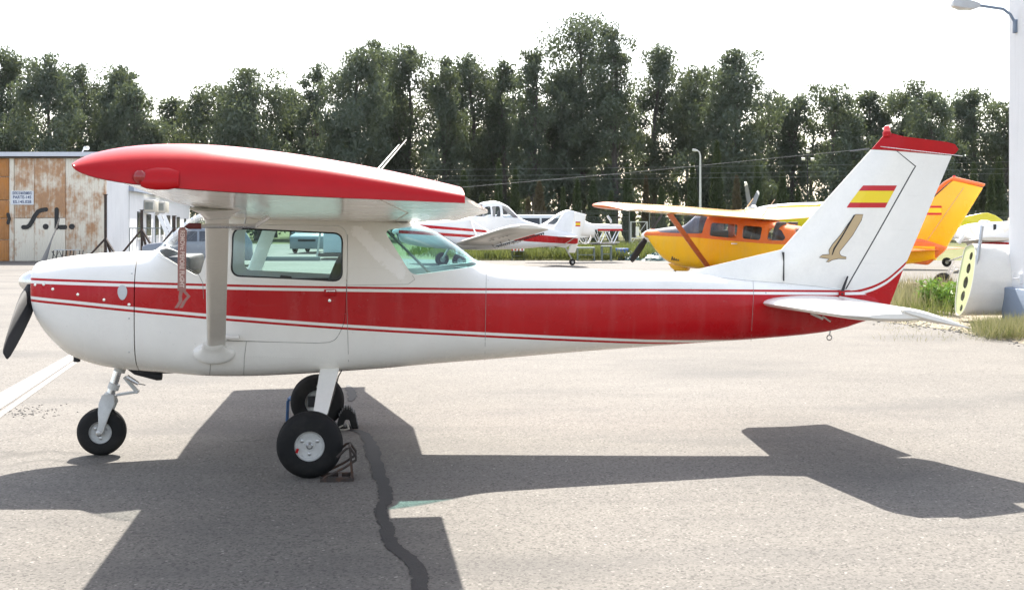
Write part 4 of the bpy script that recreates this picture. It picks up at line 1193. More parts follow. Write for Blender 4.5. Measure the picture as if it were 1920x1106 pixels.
for sg in (-1, 1):
    def dr(v, k=1.0): 
        return [(2.05 + (1-k)*.5 + x*1.62*(.45+.55*k), sg*v, .80 + v*math.tan(math.radians(7)) + (.4-x)*.06 + y*1.62*(.4+.6*k)) for x, y in airfoil(.12, .03, 12)]
    mb = MB(); mb.loft([dr(.3), dr(1.5), dr(3), dr(4.6), dr(5.1,.92), dr(5.35,.7), dr(5.45,.4)]); w_ = mb.build('wing', M['dwing'], dp, 45); dws.append(w_)
    mb = MB(); mb.tube([(3.55, sg*.6, .76), (3.58, sg*4.9, .76+4.3*math.tan(math.radians(7)))], .018, 6)
    for i in range(24): 
        v = .7 + i*.18; mb.box((3.60, sg*v, .74 + (v-.6)*math.tan(math.radians(7))), (.03, .02, .07))
    mb.build('spray_boom', M['dark'], w_)
    for v in (1.6, 2.4, 3.2):
        mb = MB(); mb.tube([(3.0, sg*v, .66+v*.123), (3.15, sg*v, .50+v*.123), (3.55, sg*v, .62+v*.123)], .022, 6); mb.build('boom_bracket', M['alu'], w_, 40)
    for v in (1.3, 2.9):
        mb = MB(); mb.tube([(2.6, sg*.42, 1.72), (2.6, sg*v, .86+v*.12)], .028, 8); mb.build('wing_brace', M['white'], dp, 40)
    mb = MB(); mb.tube([(2.1, sg*.35, .75), (2.0, sg*.85, .30)], .045, 8); mb.build('gear_leg', M['white'], dp, 40)
    wheel(dp, (2.0, sg*.95, .26), .26, .18, .11, n=24)
for v, wd, ln in ((2.2,.20,.16),(2.52,.22,.14),(3.1,.20,.42),(3.48,.16,.5),(3.82,.18,.5)):   # weathered, unreadable dark markings below the wing
    mb = MB(); z = lambda q: .80 + q*math.tan(math.radians(7)) - .098
    mb.add([(2.62, -v, z(v)), (2.62, -v-wd, z(v+wd)), (2.62+ln, -v-wd-.05, z(v+wd)), (2.62+ln, -v-wd+.02, z(v+wd)), (2.70, -v-wd+.07, z(v+wd)), (2.72, -v, z(v))], [(0,1,2,3,4,5)]); mb.build('faded_marking', M['black'], dws[0])
mb = MB(); mb.lathe([(.005,-.22),(.07,-.17),(.12,-.06),(.14,.01)], (0, 0, 1.30), 'x', 18); dsp = mb.build('spinner', M['white'], dp, 40)
blade_set(dsp, (-.06, 0, 1.30), 1.05, [.9, .9+math.pi], M['dark'])
dfin = [D(x, y, 0) for x, y in [(1022,446),(1040,424),(1058,397),(1067,394),(1077,396),(1077,400),(1068,460),(1060,465),(1040,462)]]
flat_fin('fin', dfin, .09, paint('matt white', (.78,.79,.80), .35), dp)
flat_fin('rudder', [D(x, y, 0) for x, y in [(1078,397),(1098,402),(1098,408),(1092,432),(1078,474),(1064,474),(1069,461)]], .08, M['white'], dp)
for (y0, y1, mm) in ((415.5,418,'flagred'),(418,422,'flagyellow'),(422,424.5,'flagred')):
    mb = MB(); mb.add([(D(x, y, -.06)[0], -.047, D(x, y, -.06)[1]) for x, y in ((1080,y0),(1089,y0+.3),(1088,y1+.3),(1079,y1))], [(0,1,2,3)]); mb.build('flag_stripe', M[mm], dp)
for sg in (-1, 1):
    mb = MB(); mb.loft([[(6.15+.1*v+x*(.95-.25*v), sg*v, 1.10 + y*.9) for x, y in airfoil(.08, 0, 10)] for v in (.05, .7, 1.35, 1.45)]); mb.build('tailplane', M['white'], dp, 40)
    mb = MB(); mb.tube([(6.5, sg*.05, .78), (6.6, sg*.9, 1.08)], .016, 6); mb.build('tailplane_brace', M['alu'], dp, 40)
tw = D(1073, 486, 0)
wheel(dp, (tw[0], 0, .125), .125, .09, .05, 'tail_wheel', n=20)
mb = MB(); mb.tube([(6.55, 0, .76), (tw[0]-.05, 0, .28), (tw[0], 0, .13)], [.03,.025,.02], 8); mb.build('tail_spring', M['steel'], dp, 40)

# stripped duster behind it: cockpit hump, bare tube frame and a deck panel
FS = Frame(1.0, 50.5, 8)
E = FS.P
ep = thing('stripped_airplane', (FS.X0, FS.Y0, 0), FS.a, 'partly dismantled white airplane with a bare steel tube frame on trestles', 'airplane')
et = [E(x, y, 0) for x, y in [(985,433),(1000,428),(1030,412),(1052,397),(1062,394),(1080,398),(1100,416),(1112,420)]]
eb = [E(x, y, 0) for x, y in [(985,437),(1000,440),(1050,446),(1112,446)]]
BE = Body(et, eb, [(et[0][0],.25),(et[0][0]+.5,.42),(et[-1][0],.36)], [(et[0][0],2.6),(et[-1][0],3)])
esh = hollow(BE, lin(et[0][0], et[-1][0], 26), lin(et[2][0]-.1, et[-1][0]-.1, 14), .03, 32)
ew = [rounded([E(x, y, -.4) for x, y in q], .05) for q in ([(1026,420),(1048,404),(1056,403),(1052,416),(1045,421)], [(1061,402),(1078,402),(1086,418),(1059,417)])]
ef = boolean(esh, [(cutter(p, -.9, .9), 'DIFFERENCE') for p in ew]); ef.materials.clear(); shade(ef, 35); efo = link('cockpit_shell', ef, M['white'], ep)
eth = hollow(BE, lin(et[1][0], et[-1][0]-.05, 22), lin(et[1][0]+.004, et[-1][0]-.054, 22), .016, 32)
for p in ew:
    for sd_ in ((-.9, 0), (0, .9)):
        g = boolean(eth, [(cutter(grow(p, -.0006), *sd_), 'INTERSECT')]); g.materials.clear(); link('window', g, M['yglass'], efo)
pz0, pz1 = E(1100, 432, 0)[1], E(1100, 419, 0)[1]; pu0, pu1 = E(1100, 425, 0)[0], E(1164, 425, 0)[0]
mb = MB(); mb.loft([[(u, -.30*k, z0+.02), (u, -.33*k, z0+.05), (u, -.26*k, z1-.03), (u, 0, z1), (u, .26*k, z1-.03), (u, .33*k, z0+.05), (u, .30*k, z0+.02)] for u, k, z0, z1 in ((pu0,1,pz0,pz1),(pu1,.75,pz0,pz1-.04))]); mb.build('deck_panel', M['white'], ep, bevel=.01)
mb = MB(); mb.span((pu0+.4, -.335, pz0-.02), (pu1, -.30, pz0+.06)); mb.build('red_stripe', M['red'], ep)
zb = E(1130, 459, 0)[1]
for s in (-.28, .28):
    mb = MB(); mb.tube([(pu0-.3, s, zb+.05), (pu1-.1, s*.7, zb+.10)], .022, 6); mb.build('longeron', M['alu'], ep, 40)
    n = 6
    for i in range(n):
        a = pu0-.3 + (pu1-pu0+.2)*i/n; b = pu0-.3 + (pu1-pu0+.2)*(i+1)/n
        mb = MB(); mb.tube([(a, s, zb+.06) if i % 2 else (a, s, pz0+.02), (b, s, pz0+.02) if i % 2 else (b, s, zb+.06)], .020, 6); mb.build('frame_tube', M['alu'], ep, 40)
for i in range(3):
    a = pu0 + .5*i; mb = MB(); mb.tube([(a, -.28, zb+.08), (a, .28, pz0)], .016, 6); mb.build('frame_tube', M['alu'], ep, 40)
mb = MB(); mb.lathe([(.22,-.02),(.25,-.02),(.25,.02),(.22,.02)], (pu0-.12, -.3, (zb+pz0)/2), 'y', 24, False); mb.build('frame_ring', M['alu'], ep, 40)
mb = MB(); mb.span((pu0+.2, -.25, zb), (pu1-.2, .25, zb+.05)); mb.build('engine_mount', M['dark'], ep, bevel=.01)
a = E(1139, 405, 0); b = E(1146, 418, 0); mb = MB(); mb.tube([(a[0], 0, a[1]), (b[0]-.02, 0, b[1]+.1), (b[0], 0, b[1])], [.05,.05,.04], 10); mb.build('vent_pipe', M['steel'], ep, 40)

# trestles and boxes in the grass margin
M['trestle'] = rusty('dull painted steel', (.16,.20,.20), .15, 7)
def trestle(px0, px1, ytop_, ybase, depth, label, shelf=None, name='trestle'):
    a = gnd(px0, ybase); b = gnd(px1, ybase); z = at(px0, ytop_, a.y).z
    L = b.x - a.x
    t = thing(name, (a.x, a.y, 0), 0, label, 'trestle')
    mb = MB(); mb.box((L/2, depth/2, z-.025), (L, depth, .05)); mb.build('top', M['trestle'], t)
    for x in (.03, L-.03):
        for y in (.03, depth-.03):
            mb = MB(); mb.box((x, y, (z-.05)/2), (.05, .05, z-.052)); mb.build('leg', M['trestle'], t)
    mb = MB(); mb.box((L/2, .03, z*.45), (L-.12, .035, .035)); mb.build('stretcher', M['trestle'], t)
    return t
trestle(1082, 1116, 464, 489, .7, 'grey steel trestle under the dismantled airplane tail')
trestle(1128, 1148, 461, 489, .6, 'narrow grey trestle with a brown box under it')
trestle(959, 984, 470, 488, .6, 'low trestle with a red and white striped top in the grass')
a = gnd(959, 488); z = at(959, 470, a.y).z; o = thing('barrier_board', (a.x, a.y-.02, z), 0, 'red and white striped board on the low trestle', 'barrier')
for i in range(8):
    mb = MB(); mb.box((.07*i+.035, 0, .05), (.068, .03, .09), 0, .0); mb.build('stripe_block', M['red'] if i % 2 == 0 else M['white'], o)
a = gnd(1130, 487); bx_ = MB(); bx_.box((a.x+.17, a.y+.25, .17), (.32, .3, .34)); tag(bx_.build('crate', plain('brown card', (.30,.22,.13), .9), bevel=.01), 'brown box on the ground under the narrow trestle', 'box')
M['bluep'] = plain('blue plastic', (.03,.13,.55), .45, .15)
def bin_(px0, px1, y0, y1, label):
    a, b = gnd(px0, y1), gnd(px1, y1); z = at(px0, y0, a.y).z; L = b.x - a.x
    t = thing('plastic_bin', (a.x + L/2, a.y + L/2, 0), .12, label, 'bin')
    mb = MB(); mb.loft([[(sx*k*L/2, sy*k*L/2, zz) for sx, sy in ((-1,-1),(1,-1),(1,1),(-1,1))] for k, zz in ((.82,0),(.98,z*.94))]); mb.build('tub', M['bluep'], t, bevel=.02)
    mb = MB(); mb.box((0, 0, z*.97), (L*1.06, L*1.06, z*.06)); mb.build('rim', M['bluep'], t, bevel=.01)
bin_(1157, 1178, 466, 487.5, 'blue plastic bin standing by green tarpaulins')
bin_(1068, 1083, 463, 484, 'blue plastic bin behind the crop duster tail wheel')
def tarp(px, py, w_, h_, seed, label):
    rn = random.Random(seed); c = gnd(px, py); mb = MB(); rings = []
    for i in range(9):
        r = i/8; rings.append([(c.x + w_*(1-r*.9)*math.cos(t)*(1+.18*rn.uniform(-1,1)), c.y + .8 + .5*(1-r*.9)*math.sin(t)*(1+.15*rn.uniform(-1,1)), .005 + h_*(r**.7)*(1+.25*rn.uniform(-1,1))) for t in lin(0, 2*math.pi, 25)[:-1]])
    mb.loft(rings); tag(mb.build('tarpaulin', plain('green tarpaulin', (.02,.065,.06), .5, .4, 5, .4), None, 50), label, 'tarpaulin')
tarp(1188, 489, .42, .32, 1, 'dark green tarpaulin heap beside the blue bin')
tarp(1232, 490, .55, .30, 2, 'dark green tarpaulin heap under the yellow airplane nose')

# ------------------------------------------------------------------ yellow turboprop sprayer far behind
FT_ = Frame((1403-960)/F*47, 47, -30)
T = FT_.P
tp_ = thing('sprayer_airplane', (FT_.X0, FT_.Y0, 0), FT_.a, 'lime yellow sprayer airplane with grey propeller blades behind the other airplanes', 'airplane')
LIME = (.56, .50, .015)
tt = [T(x, y, 0) for x, y in [(1410,392),(1425,388),(1440,385),(1500,380),(1540,379),(1556,374),(1590,352),(1625,350),(1660,375),(1720,398),(1800,412),(1850,420)]]
tb = [(tt[0][0], 2.0), (tt[0][0]+.2, 1.75), (tt[0][0]+1.2, 1.35), (tt[0][0]+4, 1.05), (tt[-1][0]-1, 1.0), (tt[-1][0], 1.1)]
BT = Body(tt, tb, [(tt[0][0], .2), (tt[0][0]+.3, .38), (tt[0][0]+3, .55), (tt[0][0]+5.5, .42), (tt[-1][0], .08)], [(tt[0][0], 2.5), (tt[-1][0], 3)])
tg = [T(x, y, -.3) for x, y in [(1410,393),(1432,391),(1500,384.5),(1548,384)]]; tg += [(tg[-1][0]+.02, 2.9), (tt[-1][0], 2.9)]; tg.sort()
M['tbody'] = striped('lime yellow paint with grey cowl top', (.30,.32,.36), [(tg, 0, LIME)], tt[0][0]-.05, tt[-1][0]+.05, .5, 3.2)
mb = MB(); mb.loft(BT.rings(lin(tt[0][0], tt[-1][0], 44), 32)); mb.build('fuselage', M['tbody'], tp_, 40)
M['lime'] = paint('lime yellow paint', LIME, .3, .08, .3)
wing_pair(tp_, tt[0][0]+2.3, tt[0][0]+4.0, 6.5, 1.05, 3.5, M['lime'])
for sg in (-1, 1):
    mb = MB(); mb.tube([(tt[0][0]+2.3, sg*.4, 1.1), (tt[0][0]+2.1, sg*1.2, .35)], .07, 8); mb.build('gear_leg', M['lime'], tp_, 40)
    wheel(tp_, (tt[0][0]+2.1, sg*1.3, .36), .36, .26, .16, n=24)
    mb = MB(); mb.loft([[(tt[-1][0]-1.5+x*1.1, sg*v, 1.5 + y) for x, y in airfoil(.09, 0, 8)] for v in (.05, 1.2, 2.3)]); mb.build('tailplane', M['lime'], tp_, 40)
flat_fin('fin', [T(x, y, 0) for x, y in [(1745,440),(1790,414),(1815,405),(1840,400),(1852,399),(1866,404),(1880,413),(1884,440),(1860,462)]], .10, M['lime'], tp_)
wheel(tp_, (tt[-1][0]-.3, 0, .16), .16, .12, .07, 'tail_wheel', n=16)
mb = MB(); mb.tube([(tt[-1][0]-.7, 0, 1.05), (tt[-1][0]-.3, 0, .18)], .04, 8); mb.build('tail_spring', M['steel'], tp_, 40)
tc = T(1412, 392, 0); mb = MB(); mb.lathe([(.01,-.34),(.1,-.27),(.17,-.12),(.20,.05),(.20,.12)], (tt[0][0]+.02, 0, tc[1]-.05), 'x', 20); tsp = mb.build('spinner', M['white'], tp_, 40)
M['bladegrey'] = paint('grey blade paint', (.16,.17,.18), .35)
blade_set(tsp, (tt[0][0]-.06, 0, tc[1]-.05), 1.2, [math.radians(-28), math.radians(52), math.radians(172)], M['bladegrey'], M['white'], .20, -1)

# ------------------------------------------------------------------ white airplane with a red wedge, partly behind the right-hand building
FW = Frame((1785-960)/F*40, 40, -4)
Wq = FW.P
wp = thing('hulk_airplane', (FW.X0, FW.Y0, 0), FW.a, 'white airplane fuselage with a red wedge stripe beside the white building', 'airplane')
wt_ = [Wq(x, y, 0) for x, y in [(1790,432),(1815,420),(1845,417),(1885,415),(1925,413),(2010,408),(2080,430)]]
wb_ = [Wq(x, y, 0) for x, y in [(1790,446),(1840,468),(1925,480),(2010,480),(2080,455)]]
BW = Body(wt_, wb_, [(wt_[0][0],.12),(wt_[2][0],.36),(wt_[4][0],.5),(wt_[-1][0],.3)], [(wt_[0][0],2.5),(wt_[-1][0],3)])
ra = [Wq(x, y, -.4) for x, y in [(1786,449),(1829,449),(1833,451.5),(1925,455),(2080,458)]]; rb2 = [Wq(x, y, -.4) for x, y in [(1786,449),(1829,450),(1850,464),(1925,464),(2080,464)]]
M['wbody'] = striped('white paint with red wedge', (.78,.78,.78), [(ra, 0, RED), (rb2, 0, (.78,.78,.78))], wt_[0][0]-.05, wt_[-1][0]+.05, .2, 2.4)
mb = MB(); mb.loft(BW.rings(lin(wt_[0][0], wt_[-1][0], 30), 32)); mb.build('fuselage', M['wbody'], wp, 40)
a = Wq(1866, 428, -.4); mb = MB(); mb.box((a[0], -BW.side(*a)-.004, a[1]), (.09, .02, .26)); mb.build('window', M['dark'], wp, bevel=.005)
a = Wq(1888, 430, -.4); mb = MB(); mb.box((a[0], -BW.side(*a)-.004, a[1]), (.22, .02, .20)); mb.build('hatch', M['white'], wp, bevel=.006)
a = Wq(1846, 416, 0); mb = MB(); mb.ball((a[0], 0, a[1]), .12, 12, (1.6,1,.5)); mb.build('fuel_cap', M['white'], wp, 40)
for (x0, y0, x1, y1) in ((1797,456,1818,427),(1818,427,1832,442),(1832,442,1826,458),(1806,441,1826,450)):
    a, b = Wq(x0, y0, -.5), Wq(x1, y1, -.5); mb = MB(); mb.tube([(a[0], -.5, a[1]), (b[0], -.5, b[1])], .07, 8); mb.build('hatch_frame', M['white'], wp, 40)
for sg in (-1, 1):
    mb = MB(); mb.loft([[(wt_[0][0]+.2+x*1.2, sg*v, 1.02 + y*1.2 + .06*v) for x, y in airfoil(.09, 0, 8)] for v in (.1, 1.2, 2.0)]); mb.build('wing', M['cream'], wp, 40)
mb = MB(); a = gnd(1775, 500); lo = (Vector((a.x, a.y, 0)) - Vector((FW.X0, FW.Y0, 0))); 
lx = lo.x*FW.c + lo.y*FW.s; ly = -lo.x*FW.s + lo.y*FW.c
wheel(wp, (lx, ly, .17), .17, .12, .07, n=20)
mb.tube([(lx, ly+.06, .17), (lx+.5, 0, 1.1)], .03, 8); mb.build('gear_leg', M['alu'], wp, 40)

# ------------------------------------------------------------------ wing section lying by the building, old wheel with its tubes
wsp = gnd(1797, 603)
ws = thing('wing_section', (wsp.x, wsp.y, 0), 0, 'cut off white wing section with a pale green holed rib, beside the building plinth', 'airplane part')
prof = [(.42,1.22),(.10,1.30),(-.06,1.25),(-.20,1.02),(-.28,.72),(-.27,.42),(-.17,.17),(0,.06),(.18,.07),(.34,.28),(.44,.7)]
prof = rounded(prof, .08, 3)
def wsr(x, k=1.0): return [(x + .26*(z/1.25) , y*k + .1*x, .03 + z*(1 - .02*x)) for y, z in prof]
mb = MB(); mb.loft([wsr(x) for x in (0, .5, 1.0, 1.6, 2.2)], cap=False); sk_ = mb.mesh('skin')
md_ = mb.build('skin', M['white'], ws, 45); md_.modifiers.new('t', 'SOLIDIFY').thickness = .012
mb = MB(); n = len(prof); mb.add([(p[0]+.012, p[1]*.985, p[2]) for p in wsr(0)] + [(p[0]+.022, p[1]*.985, p[2]) for p in wsr(0)], [tuple(range(n)), tuple(range(2*n-1, n-1, -1))] + [(i, i+n, (i+1)%n+n, (i+1)%n) for i in range(n)])
rm = mb.mesh('rib')
cuts = []
for z, r in ((1.08,.07),(.87,.09),(.63,.105),(.40,.09),(.20,.06)):
    c = MB(); c.lathe([(r,-.3),(r,.3)], (.26*z/1.25+.015, .06 if z > .3 else .02, .03+z), 'x', 20); cuts.append((c.mesh('hole'), 'DIFFERENCE'))
rm = boolean(rm, cuts); rm.materials.clear()
link('rib', rm, plain('zinc primer', (.52,.55,.28), .6, .15), ws)
mb = MB(); mb.box((.95, .1, .66), (.02, .55, 1.0)); mb.build('inner_rib', M['dark'], ws)
a = (.26*1.0+.02, -.10, 1.02); mb = MB(); mb.bar((.17, -.24, .55), (.36, -.12, 1.62), .03, .05); mb.build('spar_strip', M['steel'], ws)
cw_ = gnd(1768, 549)
lg = thing('old_wheel', (cw_.x, cw_.y, 0), .2, 'old black wheel with bent white tubes leaning on the wing section', 'wheel')
wheel(lg, (0, 0, .24), .24, .14, .12, 'hub', n=24, mr='dark')
for dy, dx, dz in ((-.05,.30,.62),(0,.38,.55),(.06,.34,.75)):
    mb = MB(); mb.tube([(.12, dy, .30), (.2, dy*1.5, .5), (dx, dy, dz)], .025, 8); mb.build('gear_tube', M['rim'], lg, 40)

# ------------------------------------------------------------------ white building on the right with its lamp
def wallmat(name, col, var=.06):
    m = N(name); d = m.noise(1.1, 6, .65); g = m.noise(26, 4)
    c = m.mix(m.ramp(d, [(.35,0.0),(.8,.5)]), col, tuple(x*(1-var*3) for x in col))
    st = m.noise(1.0, 5, .65, vec=m.scaled((5, 5, .45)))
    c = m.mix(m.ramp(st, [(.55, 0.0), (.8, .4)]), c, tuple(x*.6 for x in col))
    return m.bsdf(c, .85, normal=m.bump(g, .25, .01))
M['wallwhite'] = wallmat('white rendered wall', (.78,.78,.78))
M['plinth'] = wallmat('grey blue painted plinth', (.20,.25,.33))
rbld = thing('white_building', (8.41, 20.9, 0), 0, 'tall white rendered building with a grey blue plinth', 'building')
mb = MB(); mb.span((0, 0, .52), (8, -9, 7.0)); mb.build('wall', M['wallwhite'], rbld)
mb = MB(); mb.span((-.13, .0, 0), (8, -9, .60)); mb.build('plinth', M['plinth'], rbld, bevel=.02)
mb = MB(); mb.span((-.25, .25, 7.003), (8.2, -9.2, 7.2)); mb.build('roof_slab', M['wallwhite'], rbld)
hk = at(1888, 522, 20.4); mb = MB(); mb.tube([(-.01, -.5, hk.z), (-.14, -.5, hk.z), (-.14, -.5, hk.z+.10)], .015, 6); mb.box((-.02, -.5, hk.z), (.04, .12, .16)); mb.build('door_catch', M['wallwhite'], rbld)
la = at(1896, 50, 20.6); lh = at(1812, 12, 20.6)
wl_ = thing('wall_lamp', (8.41, 20.6, la.z), 0, 'grey street lamp on a curved arm fixed high on the white building', 'lamp')
dx = lh.x - 8.41; dz = lh.z - la.z
mb = MB(); mb.tube([(-.02, 0, -.05), (-.03, 0, .08), (-.10, 0, .20), (-.22, 0, .29), (dx+.15, 0, dz+.02)], .024, 10); mb.build('arm', M['plinth'], wl_, 40)
mb = MB(); mb.box((-.02, 0, 0), (.05, .10, .22)); mb.build('bracket', M['plinth'], wl_, bevel=.006)
mb = MB(); mb.loft([[(dx+x, y*wd, dz+z0), (dx+x, y2*wd, dz+z0+.0) , (dx+x, y2*wd*.8, dz+z1), (dx+x, y*wd*.8, dz+z1)] for x, wd, z0, z1, y, y2 in ((.22,.05,-.02,.05,-1,1),(.10,.09,-.06,.08,-1,1),(-.10,.13,-.05,.12,-1,1),(-.24,.08,-.01,.10,-1,1))]); lhd = mb.build('lamp_head', M['spin'], wl_, bevel=.015)
mb = MB(); mb.ball((dx-.04, 0, dz-.045), .13, 14, (1.15,.75,.35)); mb.build('lens', M['yglass'], lhd, 40)
# ------------------------------------------------------------------ rust streaked hangar on the left
def rustpanel(name, base, amt, seed):
    m = N(name)
    st = m.noise(1.0, 7, .7, vec=m.scaled((9.0, 1, .55), (seed*3.1, 0, seed)))
    sp = m.noise(1.2, 6, .65, vec=m.scaled((1.0, 1, .8), (seed*7.7, 0, seed*1.7)))
    f = m.math('ADD', m.math('MULTIPLY', st, .3), m.math('MULTIPLY', sp, .8))
    k = m.ramp(f, [(.62-amt*.25, 0.0), (.72-amt*.2, .85)])
    rc = m.mix(m.noise(7, 5), (.28,.11,.035), (.55,.27,.10))
    c = m.mix(k, base, rc)
    wv = m.n('TexWave', bands_direction='X'); wv.inputs['Scale'].default_value = 3.2; m.t.links.new(m.coord(), wv.inputs[0])
    return m.bsdf(c, .75, normal=m.bump(wv.outputs[1], .35, .03))
HYD = 51.4
hs = F/HYD
def hx(px): return (px - CX)/hs
def hz_(py): return H + (HY - py)/hs
hang = thing('hangar', (hx(198), HYD, 0), 0, 'low hangar with rust streaked white metal doors and a white roof edge', 'hangar')
def HL(px, py): return (hx(px) - hx(198), hz_(py))
mb = MB(); a = HL(-260, 293); mb.span((a[0], .14, 0), (0, 3.1, a[1])); mb.build('hall', M['wallwhite'], hang)
a, b = HL(-260, 285.5), HL(201, 293.5)
mb = MB(); mb.span((a[0], -.15, b[1]), (b[0], 3.3, a[1])); mb.build('roof_edge', plain('pale roof sheet', (.60,.63,.68), .6, .08), hang)
mb = MB(); a, b = HL(-60, 293.8), HL(150, 296.2); mb.span((a[0], -.10, b[1]), (b[0], .0, a[1]-.003)); mb.build('door_rail', M['rust'], hang)
for i, (x0, x1, y0, y1, amt) in enumerate(((17,25.5,297,491,.2),(26.2,63.2,297,409,.62),(26.2,63.2,409.8,491,.12),(63.9,122,297,408.5,.75),(63.9,122,409.2,491,.15),(122.7,197.8,297,491,.46))):
    a, b = HL(x0, y0), HL(x1, y1)
    mb = MB(); mb.span((a[0], .02 + (.02 if i in (1, 2) else 0), max(b[1], .01)), (b[0], .13, a[1])); mb.build('door_panel', rustpanel('rusting white sheet %d' % i, (.76,.70,.58), amt, i+1), hang, bevel=.012)
M['rustdoor'] = rustpanel('orange rusted sheet', (.50,.20,.04), .7, 9)
for y0, y1 in ((297,331),(332,375),(376,409),(410,449),(450,491)):
    for x0, x1 in ((-34,15.5),(-86,-35),(-138,-87),(-190,-139)):
        a, b = HL(x0, y0), HL(x1, y1); mb = MB(); mb.span((a[0], .06, max(b[1], .01)), (b[0], .13, a[1])); mb.build('rusted_panel', M['rustdoor'], hang, bevel=.01)
# sign and painted letters
a, b = HL(20, 358), HL(63, 384)
sgn = thing('maintenance_sign', (hx(198) + (a[0]+b[0])/2, HYD, 0), 0, 'small white sign with blue lettering on the rusty hangar door', 'sign')
mb = MB(); mb.box((0, .01, (a[1]+b[1])/2), (b[0]-a[0], .015, a[1]-b[1])); mb.build('board', plain('white enamel', (.72,.74,.76), .5, .05), sgn)
M['signblue'] = plain('sign blue', (.03,.06,.16), .6, .05)
for s, py, ww in (('CENTRO DE MANTENIMIENTO', 362.6, 36.5), ('PARTE-145', 370.2, 34), ('ES.145.028', 378.8, 34)):
    tm = text_mesh(s, .2, 'lettering', 0, .004)
    L = max(v.co.x for v in tm.vertices) - min(v.co.x for v in tm.vertices); k = (ww/hs)/L
    hh = max(v.co.y for v in tm.vertices) - min(v.co.y for v in tm.vertices); kz = (5.6/hs)/hh
    for v in tm.vertices: v.co = (v.co.x*k, -.0015, HL(0, py)[1] + v.co.y*kz)
    link('lettering', tm, M['signblue'], sgn)
let = thing('painted_lettering', (hx(198), HYD, 0), 0, 'large black S.L. lettering on the hangar door', 'lettering')
def stroke(name, pts, r):
    pts = [HL(x, y) for x, y in pts]; out = []
    n = len(pts); L_, R_ = [], []
    for i, p in enumerate(pts):
        d = Vector(pts[min(i+1, n-1)]) - Vector(pts[max(i-1, 0)]); d.normalize()
        L_.append((p[0]-d.y*r, p[1]+d.x*r)); R_.append((p[0]+d.y*r, p[1]-d.x*r))
    d = (Vector(pts[-1])-Vector(pts[-2])).normalized(); a0 = math.atan2(d.y, d.x)
    e = [(pts[-1][0]+r*math.cos(a0+t), pts[-1][1]+r*math.sin(a0+t)) for t in lin(math.pi/2, -math.pi/2, 9)[1:-1]]
    d = (Vector(pts[0])-Vector(pts[1])).normalized(); a1 = math.atan2(d.y, d.x)
    s_ = [(pts[0][0]+r*math.cos(a1+t), pts[0][1]+r*math.sin(a1+t)) for t in lin(math.pi/2, -math.pi/2, 9)[1:-1]]
    mb = MB(); mb.prism(L_ + e + list(reversed(R_)) + s_, .003, .018); mb.build(name, M['black'], let)
rr_ = 4.0/hs
stroke('letter_s', [(43.5,426),(50,426),(55,423),(60,415),(65,405),(71,397),(78,394),(86,393)], rr_)
stroke('letter_l', [(106,393),(106,427)], rr_*1.0)
stroke('letter_l_foot', [(113,426),(121.5,426)], rr_*1.05)
for x in (85.5, 134.5): stroke('full_stop', [(x-.4,425),(x+.4,425)], 5.2/hs)
stroke('letter_o', [(15,402),(17.2,410),(15,418)], rr_*.8)
# bench in front of the door
a = gnd(97, 492)
bn = thing('work_bench', (a.x, a.y, 0), 0, 'dark steel work bench with a white top at the hangar door', 'bench')
mb = MB(); mb.box((.55, .2, .50), (.9, .4, .03)); mb.build('top', M['spin'], bn)
for x in (.02, .40, .70, 1.08):
    mb = MB(); mb.bar((x, 0, 0), (x+.06, 0, .48), .03, .03); mb.build('leg', M['dark'], bn)
    mb = MB(); mb.bar((x, .4, 0), (x+.06, .4, .48), .03, .03); mb.build('leg', M['dark'], bn)
mb = MB(); mb.tube([(.0, .02, .45), (.16, .02, .2), (.3, .02, .46), (.42, .02, .2)], .018, 6); mb.build('bracing', M['dark'], bn, 40)
# hangar lamp
a = at(154, 287, HYD+1); hl = thing('roof_lamp', (a.x, a.y, 4.46), 0, 'small white lamp on a bent arm above the hangar roof', 'lamp')
mb = MB(); mb.tube([(0,0,-.1),(.0,0,.12),(.06,0,.24),(.12,0,.28)], .03, 8); mb.build('arm', M['rim'], hl, 40)
mb = MB(); mb.ball((.18, 0, .30), .13, 12, (1.1,.8,.7)); mb.build('lamp_head', M['rim'], hl, 40)

# ------------------------------------------------------------------ white annex behind, its wall runs away from the viewer
Ya = 54.8; Xa = (243-960)/F*Ya; SL = -.181
def fY(px): return (SL*Ya - Xa)/(SL - (px-960)/F) if False else (Xa - SL*Ya)/((px-960)/F - SL)
ann = thing('annex_building', (Xa, Ya, 0), math.atan(-SL), 'long white annex with dark narrow windows behind the airplane nose', 'building')
ca, sa = math.cos(math.atan(-SL)), math.sin(math.atan(-SL))
def dist(px): return (fY(px) - Ya)/ca
def fz(px, py): return H + (HY - py)/F*fY(px)
mb = MB(); mb.span((-9, 0, 0), (0, 34, 3.0)); mb.build('wall', M['wallwhite'], ann)
mb = MB(); mb.span((-9, -.3, 3.003), (.22, 34.2, 3.2)); mb.build('roof', plain('grey blue roof sheet', (.32,.37,.46), .6), ann)
mb = MB(); mb.span((-9.2, -.42, 0), (-.02, -.31, 4.4)); mb.build('gable_wall', M['wallwhite'], ann)
M['darkwin'] = plain('dark window glass', (.02,.022,.03), .15, .2)
